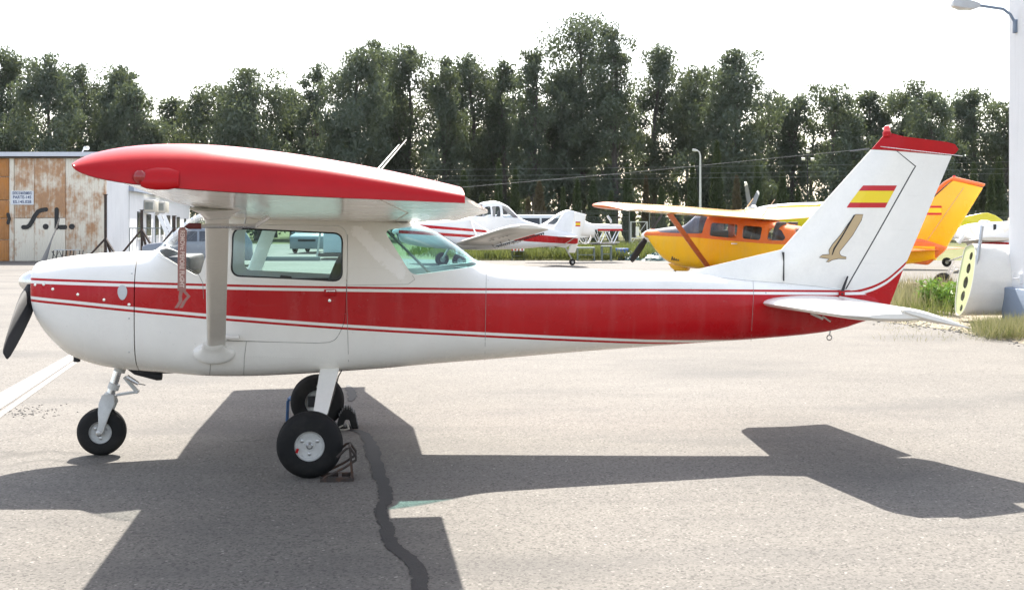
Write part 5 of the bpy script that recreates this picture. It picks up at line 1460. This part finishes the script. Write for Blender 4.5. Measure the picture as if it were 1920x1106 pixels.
for x0, x1, y0, y1 in ((257,265.5,397,446),(274.5,282.5,402,442),(290.5,297,404.5,441),(301,306,405,441),(312,318.5,404,430),(322.5,328,405.5,430),(331,336.5,407,428),(345,348.5,410,425)):
    d0, d1 = dist(x0), dist(x1); z0, z1 = fz((x0+x1)/2, y1), fz((x0+x1)/2, y0)
    mb = MB(); mb.span((.001, d0, z0), (.03, d1, z1)); wn_ = mb.build('window', M['darkwin'], ann)
    mb = MB(); mb.span((.0, d0-.08, z0-.07), (.06, d1+.08, z0-.002)); mb.build('sill', M['wallwhite'], wn_)
def acu(px0, px1, y0, y1, label):
    d0, d1 = dist(px0), dist(px1); z0, z1 = fz(px0, y1), fz(px0, y0)
    p = Vector((Xa, Ya, 0)) + Vector((-sa*d0, ca*d0, 0))
    t = thing('air_conditioner', (p.x, p.y, z0), math.atan(-SL), label, 'air conditioner')
    w_ = d1-d0; h_ = z1-z0
    mb = MB(); mb.span((.02, 0, 0), (.50, w_, h_)); c = mb.build('casing', M['cream'], t, bevel=.02)
    for i in range(7):
        mb = MB(); mb.span((.06+.055*i, -.02, .1), (.085+.055*i, -.001, h_-.1)); mb.build('grille_slat', M['trestle'], c)
    mb = MB(); mb.span((0, .05, -.06), (.48, .10, -.002)); mb.build('bracket', M['steel'], t)
acu(269.5, 278, 375, 397, 'white air conditioner box on the annex wall, the one nearer the gable')
acu(291, 299, 378, 398.5, 'white air conditioner box on the annex wall, the one farther from the gable')
# rusty A-frame stands
def stand(px, ytop_, yj, spread, label, yb=494):
    b = gnd(px, yb); s = F/b.y
    zt, zj = H + (HY-ytop_)/s, H + (HY-yj)/s
    t = thing('steel_stand', (b.x, b.y, 0), 0, label, 'stand', 'rusty stands by the annex')
    mb = MB(); mb.box((0, 0, (zt+.02)/2), (.09, .09, zt-.02)); mb.build('post', M['rust'], t)
    for dx, dy in ((-spread, -.5), (spread, -.5), (.1, .7)):
        mb = MB(); mb.bar((dx, dy, .03), (0, 0, zj), .07, .07); mb.build('leg', M['rust'], t)
    mb = MB(); mb.box((0, 0, zt), (.14, .14, .03)); mb.build('cap_plate', M['rust'], t)
stand(198, 365, 447, .75, 'tall rusty steel stand at the corner of the hangar door')
stand(266, 394, 430, .95, 'rusty steel A-frame stand before the annex air conditioners')
stand(327, 405, 428, .95, 'rusty steel A-frame stand near the windscreen, beside leaning white boards')
# railing and leaning boards
a, b = gnd(243, 489), gnd(340, 489)
rl = thing('railing', (a.x, a.y, 0), 0, 'thin grey steel railing in front of the annex', 'railing')
L = b.x-a.x; zr = H + (HY-428)/F*a.y
for z in (zr, .15): mb = MB(); mb.tube([(0,0,z),(L,0,z)], .02, 6); mb.build('rail', M['trestle'], rl, 40)
for i in range(17): mb = MB(); mb.tube([(L*i/16,0,0),(L*i/16,0,zr)], .02 if i % 4 == 0 else .010, 6); mb.build('baluster', M['trestle'], rl, 40)
for i, (x0, y0, x1, y1) in enumerate(((298,403,313,438),(307,403,321,436))):
    p, q = at(x0, y0, 52.6), at(x1, y1, 51.8)
    q2 = p + (q-p)*((p.z)/(p.z-q.z))
    mb = MB(); mb.bar(p, q2, .16, .03, (0,-1,.3)); tag(mb.build('leaning_board', M['white']), ('white board leaning by the annex railing, on the gable side of its twin', 'white board leaning by the annex railing, on the rusty A-frame side')[i], 'board', 'white boards leaning at the annex')

# ------------------------------------------------------------------ cars, seen over and through the airplane
def car(name, loc, rz, L, W_, Ht, col, label, cat, van=False):
    t = thing(name, loc, rz, label, cat)
    m = paint(name + ' paint', col, .2, .05, .6)
    if van: prof = [(-.5,.25),(-.5,.62),(-.42,.72),(-.34,.98),(-.30,1.0),(.47,1.0),(.5,.9),(.5,.25)]
    else: prof = [(-.5,.15),(-.5,.52),(-.46,.58),(-.27,.64),(-.14,.96),(-.08,1.0),(.34,1.0),(.42,.95),(.49,.62),(.5,.15)]
    outer = [(p[0]*L, p[1]*Ht) for p in prof]
    rings = []
    for k, inset in ((-1,.06),(-.94,0),(.94,0),(1,.06)):
        rings.append([(x*(1-inset*.3), k*W_/2*(1 - .12*max(0, (z/Ht-.6)/.4)), z - (inset*.3 if z > .6*Ht else 0)) for x, z in outer])
    mb = MB(); mb.loft(rings); mb.build('body', m, t, bevel=.04)
    for s in (-1, 1):
        n_ = 3
        for i in range(n_):
            x0 = (-.20 + .2*i + .01)*L; x1 = (-.20 + .2*(i+1) - .01)*L
            if van and i > 1: x1 += .05*L
            y = lambda z: s*(W_/2*(1-.12*max(0,(z/Ht-.6)/.4)) + .004)
            z0, z1 = .66*Ht, .92*Ht
            mb = MB(); mb.add([(x0-(.0 if i else .04*L), y(z0), z0), (x1, y(z0), z0), (x1, y(z1), z1), (x0+(.03*L if i == 0 else 0), y(z1), z1)], [(0,1,2,3)]); mb.build('window', M['darkwin'], t)
        for x in (-.31*L, .31*L): wheel(t, (x, s*(W_/2-.09), .32), .32, .2, .20, n=20)
        mb = MB(); mb.box((-.497*L, s*W_*.34, .50*Ht), (.06, .28, .12)); mb.build('headlight', M['clear'], t, bevel=.02)
    x0, z0, x1, z1 = (-.425*L, .735*Ht, -.352*L, .95*Ht) if van else (-.27*L, .665*Ht, -.152*L, .945*Ht)
    mb = MB(); mb.add([(x0-.03, -W_*.43, z0), (x0-.03, W_*.43, z0), (x1-.03, W_*.39, z1), (x1-.03, -W_*.39, z1)], [(0,1,2,3)]); mb.build('windscreen', M['darkwin'], t)
    mb = MB(); mb.box((-.502*L, 0, .42*Ht), (.03, W_*.5, .12)); mb.build('grille', M['dark'], t, bevel=.01)
    for s in (-1, 1): mb = MB(); mb.box((-.22*L, s*(W_/2+.10), .66*Ht), (.08, .18, .13)); mb.build('mirror', m, t, bevel=.02)
    return t
a = at(965, 412, 58); car('van', (a.x+.2, 58.5, 0), .12, 4.6, 1.85, 1.96, (.75,.76,.78), 'white van parked behind the crop duster cockpit', 'van', True)
a = at(588, 412, 64); car('estate_car', (a.x, 65, 0), math.radians(86), 4.4, 1.8, 1.62, (.20,.24,.27), 'silver blue car facing the airplanes, seen through the door window', 'car')
a = at(335, 412, 46); car('hatchback', (a.x+.6, 46.5, 0), .25, 4.0, 1.7, 1.42, (.20,.22,.26), 'dark grey car behind the windscreen of the red airplane', 'car')
# white box body and low steel beam behind the cabin
a, b = gnd(606, 486), gnd(690, 486)
bxo = thing('box_trailer', (a.x, a.y, 0), 0, 'pale grey box trailer on a steel frame, seen through the door window', 'trailer')
mb = MB(); mb.span((0, 0, .28), (b.x-a.x, 2.2, 2.2)); mb.build('box', plain('pale panel', (.55,.62,.66), .5, .05), bxo, bevel=.03)
mb = MB(); mb.span((-.25, .1, .10), (b.x-a.x, 2.1, .275)); mb.build('frame', M['dark'], bxo)
mb = MB(); mb.bar((-.30, .1, 0), (-.05, .1, 1.9), .08, .08); mb.build('stay', M['steel'], bxo)
a, b = gnd(486, 489), gnd(600, 489); mb = MB(); mb.bar((a.x, a.y, .09), (b.x, b.y, .09), .14, .178)
bm_ = mb.build('steel_beam', M['trestle'], bevel=.01); tag(bm_, 'long grey steel beam lying on the apron behind the cabin', 'beam')

# ------------------------------------------------------------------ fences
M['wire'] = plain('galvanised wire', (.22,.23,.24), .5, .1)
def mesh_mat():
    m = N('chain link mesh')
    tr = m.n('BsdfTransparent'); df = m.n('BsdfDiffuse'); m.set(df.inputs[0], (.16,.17,.17))
    mx = m.n('MixShader', i1=tr.outputs[0], i2=df.outputs[0]); mx.inputs[0].default_value = .16
    m.t.links.new(mx.outputs[0], m.out.inputs[0]); return m.m
M['chain'] = mesh_mat()
def fence(A, B_, label, gap=None):
    A, B_ = Vector(A), Vector(B_); d = (B_-A); L = d.length; rz = math.atan2(d.y, d.x)
    t = thing('chain_link_fence', (A.x, A.y, 0), rz, label, 'fence')
    n = int(L/3)
    for i in range(n+1):
        x = L*i/n
        mb = MB(); mb.tube([(x,0,0),(x,0,2.0),(x,-.25,2.3)], .03, 6); mb.build('post', M['wire'], t, 40)
    for z, y in ((.1,0),(1.0,0),(1.9,0),(2.08,-.08),(2.17,-.15),(2.27,-.23)):
        mb = MB(); mb.tube([(0,y,z),(L,y,z)], .007, 4); mb.build('strand', M['wire'], t)
    for i in range(n):
        mb = MB(); mb.add([(L*i/n+.03, 0, .06), (L*(i+1)/n-.03, 0, .06), (L*(i+1)/n-.03, 0, 1.9), (L*i/n+.03, 0, 1.9)], [(0,1,2,3)]); mb.build('mesh_panel', M['chain'], t)
fence((-11, 80, 0), (7.6, 80, 0), 'chain link fence with slanted wire top behind the crop dusters')
fence((8.9, 80, 0), (45, 80, 0), 'chain link fence with slanted wire top behind the yellow airplanes')
fence((-45, 90, 0), (-11, 88, 0), 'chain link fence at the far side of the apron behind the cabin')
a, b = gnd(1183, 462), gnd(1212, 462)
gt = thing('steel_gate', (7.7, 80, 0), 0, 'light grey steel gate with diagonal brace and small white notice', 'gate')
W_ = 1.05; Hh = 1.62
for x in (0, W_): mb = MB(); mb.box((x, 0, Hh/2), (.07, .07, Hh)); mb.build('stile', M['rim'], gt)
for z in (.15, .55, Hh-.035): mb = MB(); mb.box((W_/2, 0, z), (W_-.072, .05, .05)); mb.build('rail', M['rim'], gt)
mb = MB(); mb.bar((.04, 0, .18), (W_-.04, 0, Hh-.06), .035, .035); mb.build('brace', M['rim'], gt)
mb = MB(); mb.box((W_*.40, -.04, .98), (.22, .02, .58)); mb.build('notice', M['white'], gt)
mb = MB(); mb.add([(.04,0.01,.18),(W_-.04,0.01,.18),(W_-.04,0.01,Hh-.06),(.04,0.01,Hh-.06)], [(0,1,2,3)]); mb.build('mesh_panel', M['chain'], gt)

# ------------------------------------------------------------------ street lamp, floodlight mast, power line
a = at(1313, 412, 74); sl_ = thing('street_lamp', (a.x, 74, 0), 0, 'slim grey street lamp standing in front of the cypresses', 'lamp')
zt = H + (HY-283)/F*74
mb = MB(); mb.tube([(0,0,0),(0,0,zt*.55),(0,0,zt-.3),(-.05,0,zt-.08),(-.2,0,zt+.02)], [.09,.07,.05,.045,.04], 8); mb.build('pole', M['rim'], sl_, 40)
mb = MB(); mb.loft([[(-.15-x, -wd, zt+z0), (-.15-x, wd, zt+z0), (-.15-x, wd*.8, zt+z1), (-.15-x, -wd*.8, zt+z1)] for x, wd, z0, z1 in ((0,.05,-.03,.05),(.15,.13,-.05,.10),(.32,.10,-.02,.12))]); mb.build('lamp_head', M['rim'], sl_, bevel=.02)
a = at(1514, 412, 86); fm = thing('floodlight_mast', (a.x, 86, 0), 0, 'thin mast with three white floodlights among the trees', 'lamp')
zt = H + (HY-285)/F*86
mb = MB(); mb.tube([(0,0,0),(0,0,zt)], [.05,.035], 8); mb.build('mast', M['dark'], fm, 40)
for dx, dz in ((0,.0),(-.32,-.5),(.32,-.52)):
    mb = MB(); mb.box((dx, -.12, zt+dz), (.24, .12, .18), 0, 0, .4); mb.build('floodlight', M['white'], fm, bevel=.02)
mb = MB(); mb.box((0, 0, zt-.52), (.8, .06, .06)); mb.build('cross_bar', M['dark'], fm)
pl = thing('power_line', (0, 84, 0), 0, 'three thin overhead wires in front of the trees', 'power line')
xl, xr = (-140-960)/F*84, (2090-960)/F*84
for y0, y1 in ((324,300),(335,313),(343,322)):
    z0, z1 = H+(HY-y0)/F*84, H+(HY-y1)/F*84
    mb = MB(); mb.tube([(xl+(xr-xl)*t, 0, z0+(z1-z0)*t - 1.2*t*(1-t)*.6) for t in lin(0, 1, 15)], .008, 4); mb.build('wire', M['wire'], pl)
for x, zz in ((xl, 6.2), (xr, 6.8)): mb = MB(); mb.tube([(x,0,0),(x,0,zz)], [.16,.11], 10); mb.build('pole', plain('concrete pole', (.4,.39,.37), .9), pl, 40)
# ------------------------------------------------------------------ trees: many small leaves spread through clumps
def leafmat(name, a, b, trans):
    m = N(name)
    oi = m.n('ObjectInfo')
    d = m.noise(.35, 4, .6)
    c = m.mix(m.ramp(d, [(.3,0.0),(.7,1.0)]), a, b)
    c = m.mix(m.math('MULTIPLY', oi.outputs['Random'], .55), c, (a[0]*1.1, a[1]*.95, a[2]*.72))
    df = m.n('BsdfDiffuse', i0=c); tl = m.n('BsdfTranslucent', i0=m.mix(.5, c, (.16,.19,.03)))
    gl = m.n('BsdfGlossy'); gl.inputs['Roughness'].default_value = .45; m.set(gl.inputs[0], (.5,.55,.5))
    mx = m.n('MixShader', i1=df.outputs[0], i2=tl.outputs[0]); mx.inputs[0].default_value = trans
    m2 = m.n('MixShader', i1=mx.outputs[0], i2=gl.outputs[0]); m2.inputs[0].default_value = .06
    m.t.links.new(m2.outputs[0], m.out.inputs[0]); return m.m
M['euca'] = leafmat('gum leaves', (.054,.078,.068), (.100,.122,.086), .30)
M['cyp'] = leafmat('cypress scales', (.030,.050,.022), (.055,.075,.030), .12)
M['cypbrown'] = leafmat('dry cypress scales', (.075,.060,.040), (.11,.085,.055), .12)
M['grassleaf'] = leafmat('grass blades', (.09,.125,.03), (.20,.20,.08), .3)
M['drygrass'] = leafmat('dry grass blades', (.26,.24,.14), (.38,.35,.22), .3)
M['bark'] = plain('gum bark', (.085,.075,.068), .9, .35, 3, .4)
M['bark2'] = plain('dark bark', (.07,.055,.045), .9, .3, 4, .4)
def quads(name, C, Dr, Sd, mat, parent=None):
    """one small four sided face for each centre, along direction Dr and side vector Sd (numpy arrays)"""
    n = len(C)
    V = np.empty((n, 4, 3), np.float32)
    V[:, 0] = C - Dr; V[:, 1] = C + Sd; V[:, 2] = C + Dr; V[:, 3] = C - Sd
    me = bpy.data.meshes.new(name)
    me.vertices.add(n*4); me.loops.add(n*4); me.polygons.add(n)
    me.vertices.foreach_set('co', V.ravel())
    me.loops.foreach_set('vertex_index', np.arange(n*4, dtype=np.int32))
    me.polygons.foreach_set('loop_start', np.arange(0, n*4, 4, dtype=np.int32))
    me.polygons.foreach_set('loop_total', np.full(n, 4, np.int32))
    me.update()
    return link(name, me, mat, parent)
def leaves(rng, centres, radii, per, ln, wd, droop=.5):
    Cs = []
    for c, r in zip(centres, radii):
        k = int(per*(r[0]*r[1]*r[2])**.5*1.0) + 6
        p = rng.normal(size=(k, 3)); p /= np.linalg.norm(p, axis=1)[:, None]
        p *= (rng.random(k)**.42)[:, None]
        Cs.append(np.array(c) + p*np.array(r))
    C = np.concatenate(Cs).astype(np.float32); n = len(C)
    D_ = rng.normal(size=(n, 3)); D_[:, 2] -= droop*1.6; D_ /= np.linalg.norm(D_, axis=1)[:, None]
    S_ = np.cross(D_, rng.normal(size=(n, 3))); S_ /= (np.linalg.norm(S_, axis=1)[:, None] + 1e-6)
    l = (ln*(.6 + .8*rng.random(n)))[:, None]; w_ = (wd*(.6 + .8*rng.random(n)))[:, None]
    return C, (D_*l*.5).astype(np.float32), (S_*w_*.5).astype(np.float32)
def gum_tree(X, Y, h, hw, seed, label, low=.28, dens=1.0, lean=0.0):
    rng = np.random.default_rng(seed); rn = random.Random(seed)
    t = thing('gum_tree', (X, Y, 0), 0, label, 'tree', 'gum trees behind the airfield')
    pts = [(lean*(i/7)**2 + rn.uniform(-.12,.12)*i/3, rn.uniform(-.12,.12)*i/3, h*.90*i/7) for i in range(8)]
    mb = MB(); mb.tube(pts, [.024*h*(1-.86*i/7)*.7 + .03 for i in range(8)], 7)
    tr = lambda f: Vector(pts[min(int(f*7), 6)]).lerp(Vector(pts[min(int(f*7)+1, 7)]), f*7 - min(int(f*7), 6))
    cen, rad = [], []
    nl = int(20 + h*.9)
    for i in range(nl):
        f = low + (1.0-low)*(i + rn.random()*.8)/nl
        base = tr(max(.12, min(f*.86 - .10, 1.0)))
        prof_ = math.sin(math.pi*min(1, ((f-low)/(1-low))*.80 + .17))**.7
        az = rn.uniform(0, 2*math.pi); ext = hw*prof_*rn.uniform(.35, 1.0)
        z = f*h*.95
        tip = Vector((lean*f*f + ext*math.cos(az), ext*math.sin(az), z))
        mid = base.lerp(tip, .55) + Vector((0, 0, -.05*h*rn.random()))
        mb.tube([base, mid, tip], [.035+.006*h*(1-f), .03, .012], 5)
        for k in range(rn.choice((3, 3, 4))):
            r = hw*rn.uniform(.20, .43)*(.75+.4*prof_)
            q = tip + Vector((rn.gauss(0, r*.75), rn.gauss(0, r*.75), rn.gauss(0, r*.6)))
            cen.append(q); rad.append((r, r, r*rn.uniform(.75, 1.35)))
    top_ = tr(1.0); cen.append((lean, 0, h*.955)); rad.append((hw*.26, hw*.26, h*.045))
    mb.build('trunk', M['bark'], t, 60)
    C, D_, S_ = leaves(rng, cen, rad, 175*dens, .31, .135, .8)
    keep = (C[:, 2] > 0.3) & (C[:, 2] < h)
    quads('crown', C[keep], D_[keep], S_[keep], M['euca'], t)
TY = 108.0
GUMS = [ # x and top in the photograph, half width in pixels, look
 (10,88,52,'gum tree with a ragged flat top behind the rusty hangar'), (95,100,50,'gum tree with a broad rounded crown behind the hangar'), (152,116,40,'gum tree with a small dome crown beside the broad one, behind the hangar'),
 (214,118,46,'gum tree with a narrow dome top right of the hangar roof lamp'), (262,156,42,'gum tree with loose drooping sides above the red wing tip'), (330,178,46,'low gum tree in the gap of the tree line above the wing'),
 (402,160,50,'low rounded gum tree beside the gap in the tree line'), (482,128,58,'gum tree with an open umbrella top above the wing'), (548,168,38,'small dense gum tree beside the umbrella shaped one'),
 (592,118,34,'slim gum tree with a tufted tip left of the twin topped one'), (655,92,48,'gum tree forming the left shoulder of the tall group above the roof antennas'), (712,78,44,'gum tree with a pointed top in the group above the roof antennas'), (768,82,42,'gum tree with a bulging right side in the group above the roof antennas'),
 (830,104,38,'columnar gum tree standing between two sky gaps'), (892,100,44,'gum tree with a dark dense head above the wing trailing edge'), (945,106,42,'gum tree with a loose pale head next to the dark dense one'),
 (1002,86,38,'slim gum tree beside the tallest tree'), (1050,130,46,'bushy gum tree growing in front of the tallest tree'), (1092,20,50,'tallest gum tree with an open branching top'), (1152,38,40,'gum tree with a ball shaped head leaning on the tallest tree'),
 (1226,82,46,'tall gum tree with a full rounded head above the street lamp'), (1308,122,52,'gum tree with a smooth sloping shoulder behind the street lamp'), (1384,90,48,'tall gum tree with a peaked crown above the grey propeller'), (1440,164,36,'low gum tree beside the peaked one'),
 (1484,176,34,'small gum tree in the dip of the tree line left of the white fin'), (1568,160,50,'broad gum tree behind the white fin'), (1632,168,38,'gum tree with a small head behind the beacon'), (1702,152,48,'gum tree with three tufts above the beacon'),
 (1756,172,36,'gum tree with thin foliage right of the beacon'), (1826,166,48,'broad gum tree above the orange fin'), (1884,192,42,'gum tree half hidden by the white building')]
def rnf(i): return (1.32, 1.18, 1.45, 1.25)[i % 4]
for i, (x, y, hwp, lab) in enumerate(GUMS):
    Y = TY + (-5 if i % 3 == 1 else 4 if i % 3 == 2 else 0) + (-6 if 'in front' in lab else 0)
    s = F/Y
    gum_tree((x-CX)/s, Y, H + (HY-y)/s, hwp/s*rnf(i), 100+i, lab, low=.14 if i % 2 else .22, dens=1.0 if i != 18 else .75, lean=((i*37) % 7 - 3)*.18)
# further trees that fill the row behind, read as one mass
rng = np.random.default_rng(4); rn = random.Random(4)
cen, rad = [], []
for i in range(420):
    x = rn.uniform(-62, 62); z = rn.uniform(.8, 9.5)
    r = rn.uniform(.7, 1.6); cen.append((x, rn.uniform(118, 127), z)); rad.append((r*1.1, r, r))
C, D_, S_ = leaves(rng, cen, rad, 42, .62, .26, .6)
wd_ = quads('woodland', C, D_, S_, M['euca']); tag(wd_, kind='stuff')
mb = MB()
for i in range(46):
    x = -60 + i*2.65 + rn.uniform(-.8, .8); y = rn.uniform(117, 126)
    mb.tube([(x, y, 0), (x+rn.uniform(-.4,.4), y, 5), (x+rn.uniform(-.8,.8), y, 11)], [.2,.16,.08], 6)
mb.build('trunks', M['bark2'], wd_)
CYP = [(870,322,13,0,'cypress with a loose tip next to the wing trailing edge'),(935,300,8,0,'tall slim cypress, the left one of a pair over the crop duster'),(966,317,9,0,'slim cypress, the right one of a pair over the crop duster'),(905,365,9,0,'small cypress between the pair and the wing'),(1011,342,14,1,'brown dried cypress behind the crop duster fin'),(1056,352,6,0,'very thin cypress beside the brown one'),(1082,336,9,0,'cypress above the crop duster flag'),(1112,340,13,0,'broad cypress over the dismantled airplane'),
 (990,372,8,1,'small brown cypress at the feet of the brown dried one'),(1146,360,9,0,'short cypress over the tube frame'),(1176,309,10,0,'tall cypress above the steel gate'),(1211,331,8,1,'slim brown cypress beside the tall one at the gate'),(1240,352,9,0,'short cypress left of the street lamp'),(1267,361,10,0,'small bushy cypress left of the street lamp'),(1298,307,11,0,'tall cypress touching the street lamp'),(1344,266,13,0,'tallest cypress right of the street lamp'),(1381,331,10,1,'brown cypress right of the tallest cypress'),(1420,312,12,0,'cypress behind the grey propeller blades'),(1467,322,13,0,'wide cypress before a bright gap in the trees'),(1496,352,8,0,'small cypress in the bright gap beside the white fin'),(1690,330,12,0,'cypress between the white and orange fins'),(1826,306,9,0,'slim cypress behind the orange fin tip'),(1858,330,9,0,'cypress between the orange fin and the building, the shorter one'),(1873,296,12,0,'cypress close to the white building, the taller one')]
for i, (x, y, hwp, br, lab) in enumerate(CYP):
    Y = 88 + (i % 4)*1.1; s = F/Y; h = H + (HY-y)/s; hw = hwp/s*1.05
    t = thing('cypress', ((x-CX)/s, Y, 0), 0, lab, 'tree', 'cypresses along the fence')
    rng = np.random.default_rng(500+i)
    mb = MB(); mb.tube([(0,0,0),(0,0,h*.85)], [.11,.02], 6); mb.build('trunk', M['bark2'], t, 60)
    n = int(2600*min(1.6, h/6*hw/.4) + 500)
    f = rng.random(n)**.8; a = rng.random(n)*2*math.pi
    pr = hw*np.clip(np.minimum((f/.10)**.5, ((1-f)/.75)**.62), .03, 1)*(1 + .22*np.sin(a*3 + f*25) + .12*np.sin(f*60+a))
    rr2 = pr*(rng.random(n)**.35)
    C = np.stack([rr2*np.cos(a), rr2*np.sin(a), .15 + f*(h-.2)], 1).astype(np.float32)
    D_ = np.stack([np.cos(a)*.35, np.sin(a)*.35, np.ones(n)], 1) + rng.normal(size=(n,3))*.35; D_ /= np.linalg.norm(D_, axis=1)[:,None]
    S_ = np.cross(D_, rng.normal(size=(n,3))); S_ /= np.linalg.norm(S_, axis=1)[:,None]
    l = (.18*(.6+.8*rng.random(n)))[:,None]; w2 = (.05*(.6+.8*rng.random(n)))[:,None]
    quads('crown', C, (D_*l).astype(np.float32), (S_*w2).astype(np.float32), M['cypbrown' if br else 'cyp'], t)
# ------------------------------------------------------------------ grass
def blades(name, pos, hgt, wd, mat, seed, lean=.35, parent=None):
    rng = np.random.default_rng(seed); n = len(pos)
    hh = (hgt*(.45 + .8*rng.random(n)))[:, None]
    D_ = np.stack([rng.normal(size=n)*lean, rng.normal(size=n)*lean, np.ones(n)], 1); D_ /= np.linalg.norm(D_, axis=1)[:,None]
    az = rng.random(n)*2*math.pi
    S_ = np.stack([np.cos(az), np.sin(az), np.zeros(n)], 1)*wd*.5
    C = pos + D_*hh*.5
    o = quads(name, C.astype(np.float32), (D_*hh*.5).astype(np.float32), S_.astype(np.float32), mat, parent)
    return tag(o, kind='stuff')
def scatter(rng, n, f):
    p = []
    while len(p) < n:
        q = f(rng)
        if q is not None: p.append(q)
    return np.array(p, float)
rng = np.random.default_rng(21)
P1 = np.stack([rng.uniform(-5, 14, 9000), 53.2 + 26*rng.random(9000)**1.6, np.zeros(9000)], 1)
P1 = P1[P1[:, 0] > -1.2 - (P1[:, 1]-52.5)*.8]
blades('grass', P1, .45, .06, M['grassleaf'], 1)
P2 = np.stack([rng.uniform(-1.5, 6, 2600), 52.6 + 1.6*rng.random(2600), np.zeros(2600)], 1)
blades('grass', P2, .55, .05, M['grassleaf'], 2)
def patch(px0, px1, py0, py1, n, seed):
    r = np.random.default_rng(seed); out = []
    for _ in range(n):
        g = gnd(r.uniform(px0, px1), r.uniform(py0, py1)); out.append((g.x + r.normal()*.1, g.y + r.normal()*.15, 0))
    return np.array(out)
blades('dry_grass', patch(1668, 1790, 552, 588, 2600, 5), .50, .010, M['drygrass'], 5, .25)
blades('grass', patch(1700, 1800, 560, 600, 700, 6), .36, .014, M['grassleaf'], 6, .35)
blades('grass', patch(1672, 1760, 590, 606, 420, 7), .16, .012, M['grassleaf'], 7, .5)
blades('dry_grass', patch(1840, 1930, 618, 638, 2400, 8), .30, .007, M['drygrass'], 8, .5)
blades('grass', patch(1840, 1930, 618, 638, 1300, 9), .26, .007, M['grassleaf'], 9, .5)
blades('dry_grass', patch(1660, 1930, 598, 642, 500, 10), .09, .006, M['drygrass'], 10, .6)
# stones and litter along the edge of the soil strip
rn = random.Random(8); mb = MB()
for i in range(360):
    t = rn.random(); k = min(int(t*5), 4); a_, b_ = edge[k], edge[k+1]; f_ = t*5 - k
    g = gnd(a_[0]*(1-f_)+b_[0]*f_ + rn.gauss(0, 6), a_[1]*(1-f_)+b_[1]*f_ + rn.gauss(-3, 4)); r = rn.uniform(.006, .028)
    mb.ball((g.x, g.y, r*.3), r, 6, (1, rn.uniform(.6, 1.4), .6))
tag(mb.build('gravel', M['gravel'], apron), kind='stuff')
# broad leaved weeds beside the wing section
for i, (x, y, n) in enumerate(((1738,585,90),(1766,588,120),(1784,592,80),(1750,578,80))):
    g = gnd(x, y); rng = np.random.default_rng(60+i)
    t = thing('weed_plant', (g.x, g.y, 0), i, ('bright green leafy weed at the edge of the dry grass, left of the holed rib', 'tallest bright green weed touching the holed rib', 'bright green weed under the foot of the holed rib', 'bright green leafy weed behind the other weeds, in the dry grass')[i], 'weed', 'leafy weeds by the wing section')
    mb = MB()
    st_ = []
    for k in range(6):
        a = 2*math.pi*k/6; e = (.12*math.cos(a), .12*math.sin(a), .35+.1*(k % 3)); mb.tube([(0,0,0),(e[0]*.5,e[1]*.5,e[2]*.6),e], [.008,.006,.003], 5); st_.append(e)
    mb.build('stem', M['grassleaf'], t, 40)
    C = []
    for k in range(n*3):
        e = st_[k % 6]; f = rng.random()**.6; C.append([e[0]*f + rng.normal()*.05, e[1]*f + rng.normal()*.05, e[2]*f + .05])
    C = np.array(C); D_ = rng.normal(size=C.shape); D_[:,2] = abs(D_[:,2])*.8; D_ /= np.linalg.norm(D_, axis=1)[:,None]
    S_ = np.cross(D_, rng.normal(size=C.shape)); S_ /= np.linalg.norm(S_, axis=1)[:,None]
    quads('leaves', C.astype(np.float32), (D_*.055).astype(np.float32), (S_*.018).astype(np.float32), M['weed'] if 'weed' in M else M.setdefault('weed', leafmat('weed leaves', (.10,.22,.03), (.16,.30,.05), .4)), t)
# ------------------------------------------------------------------ thin dusty air over the airfield
def haze():
    mb = MB(); mb.span((-1510, -410, -1.2), (1510, 2510, 24))
    m = N('thin dusty air')
    vo = m.n('VolumePrincipled'); m.set(vo.inputs['Color'], (.93,.95,1.0)); vo.inputs['Density'].default_value = HAZE; vo.inputs['Anisotropy'].default_value = .45
    m.t.links.new(vo.outputs[0], m.out.inputs[1])
    tag(mb.build('haze', m.m), kind='stuff')
HAZE = .000045
haze()
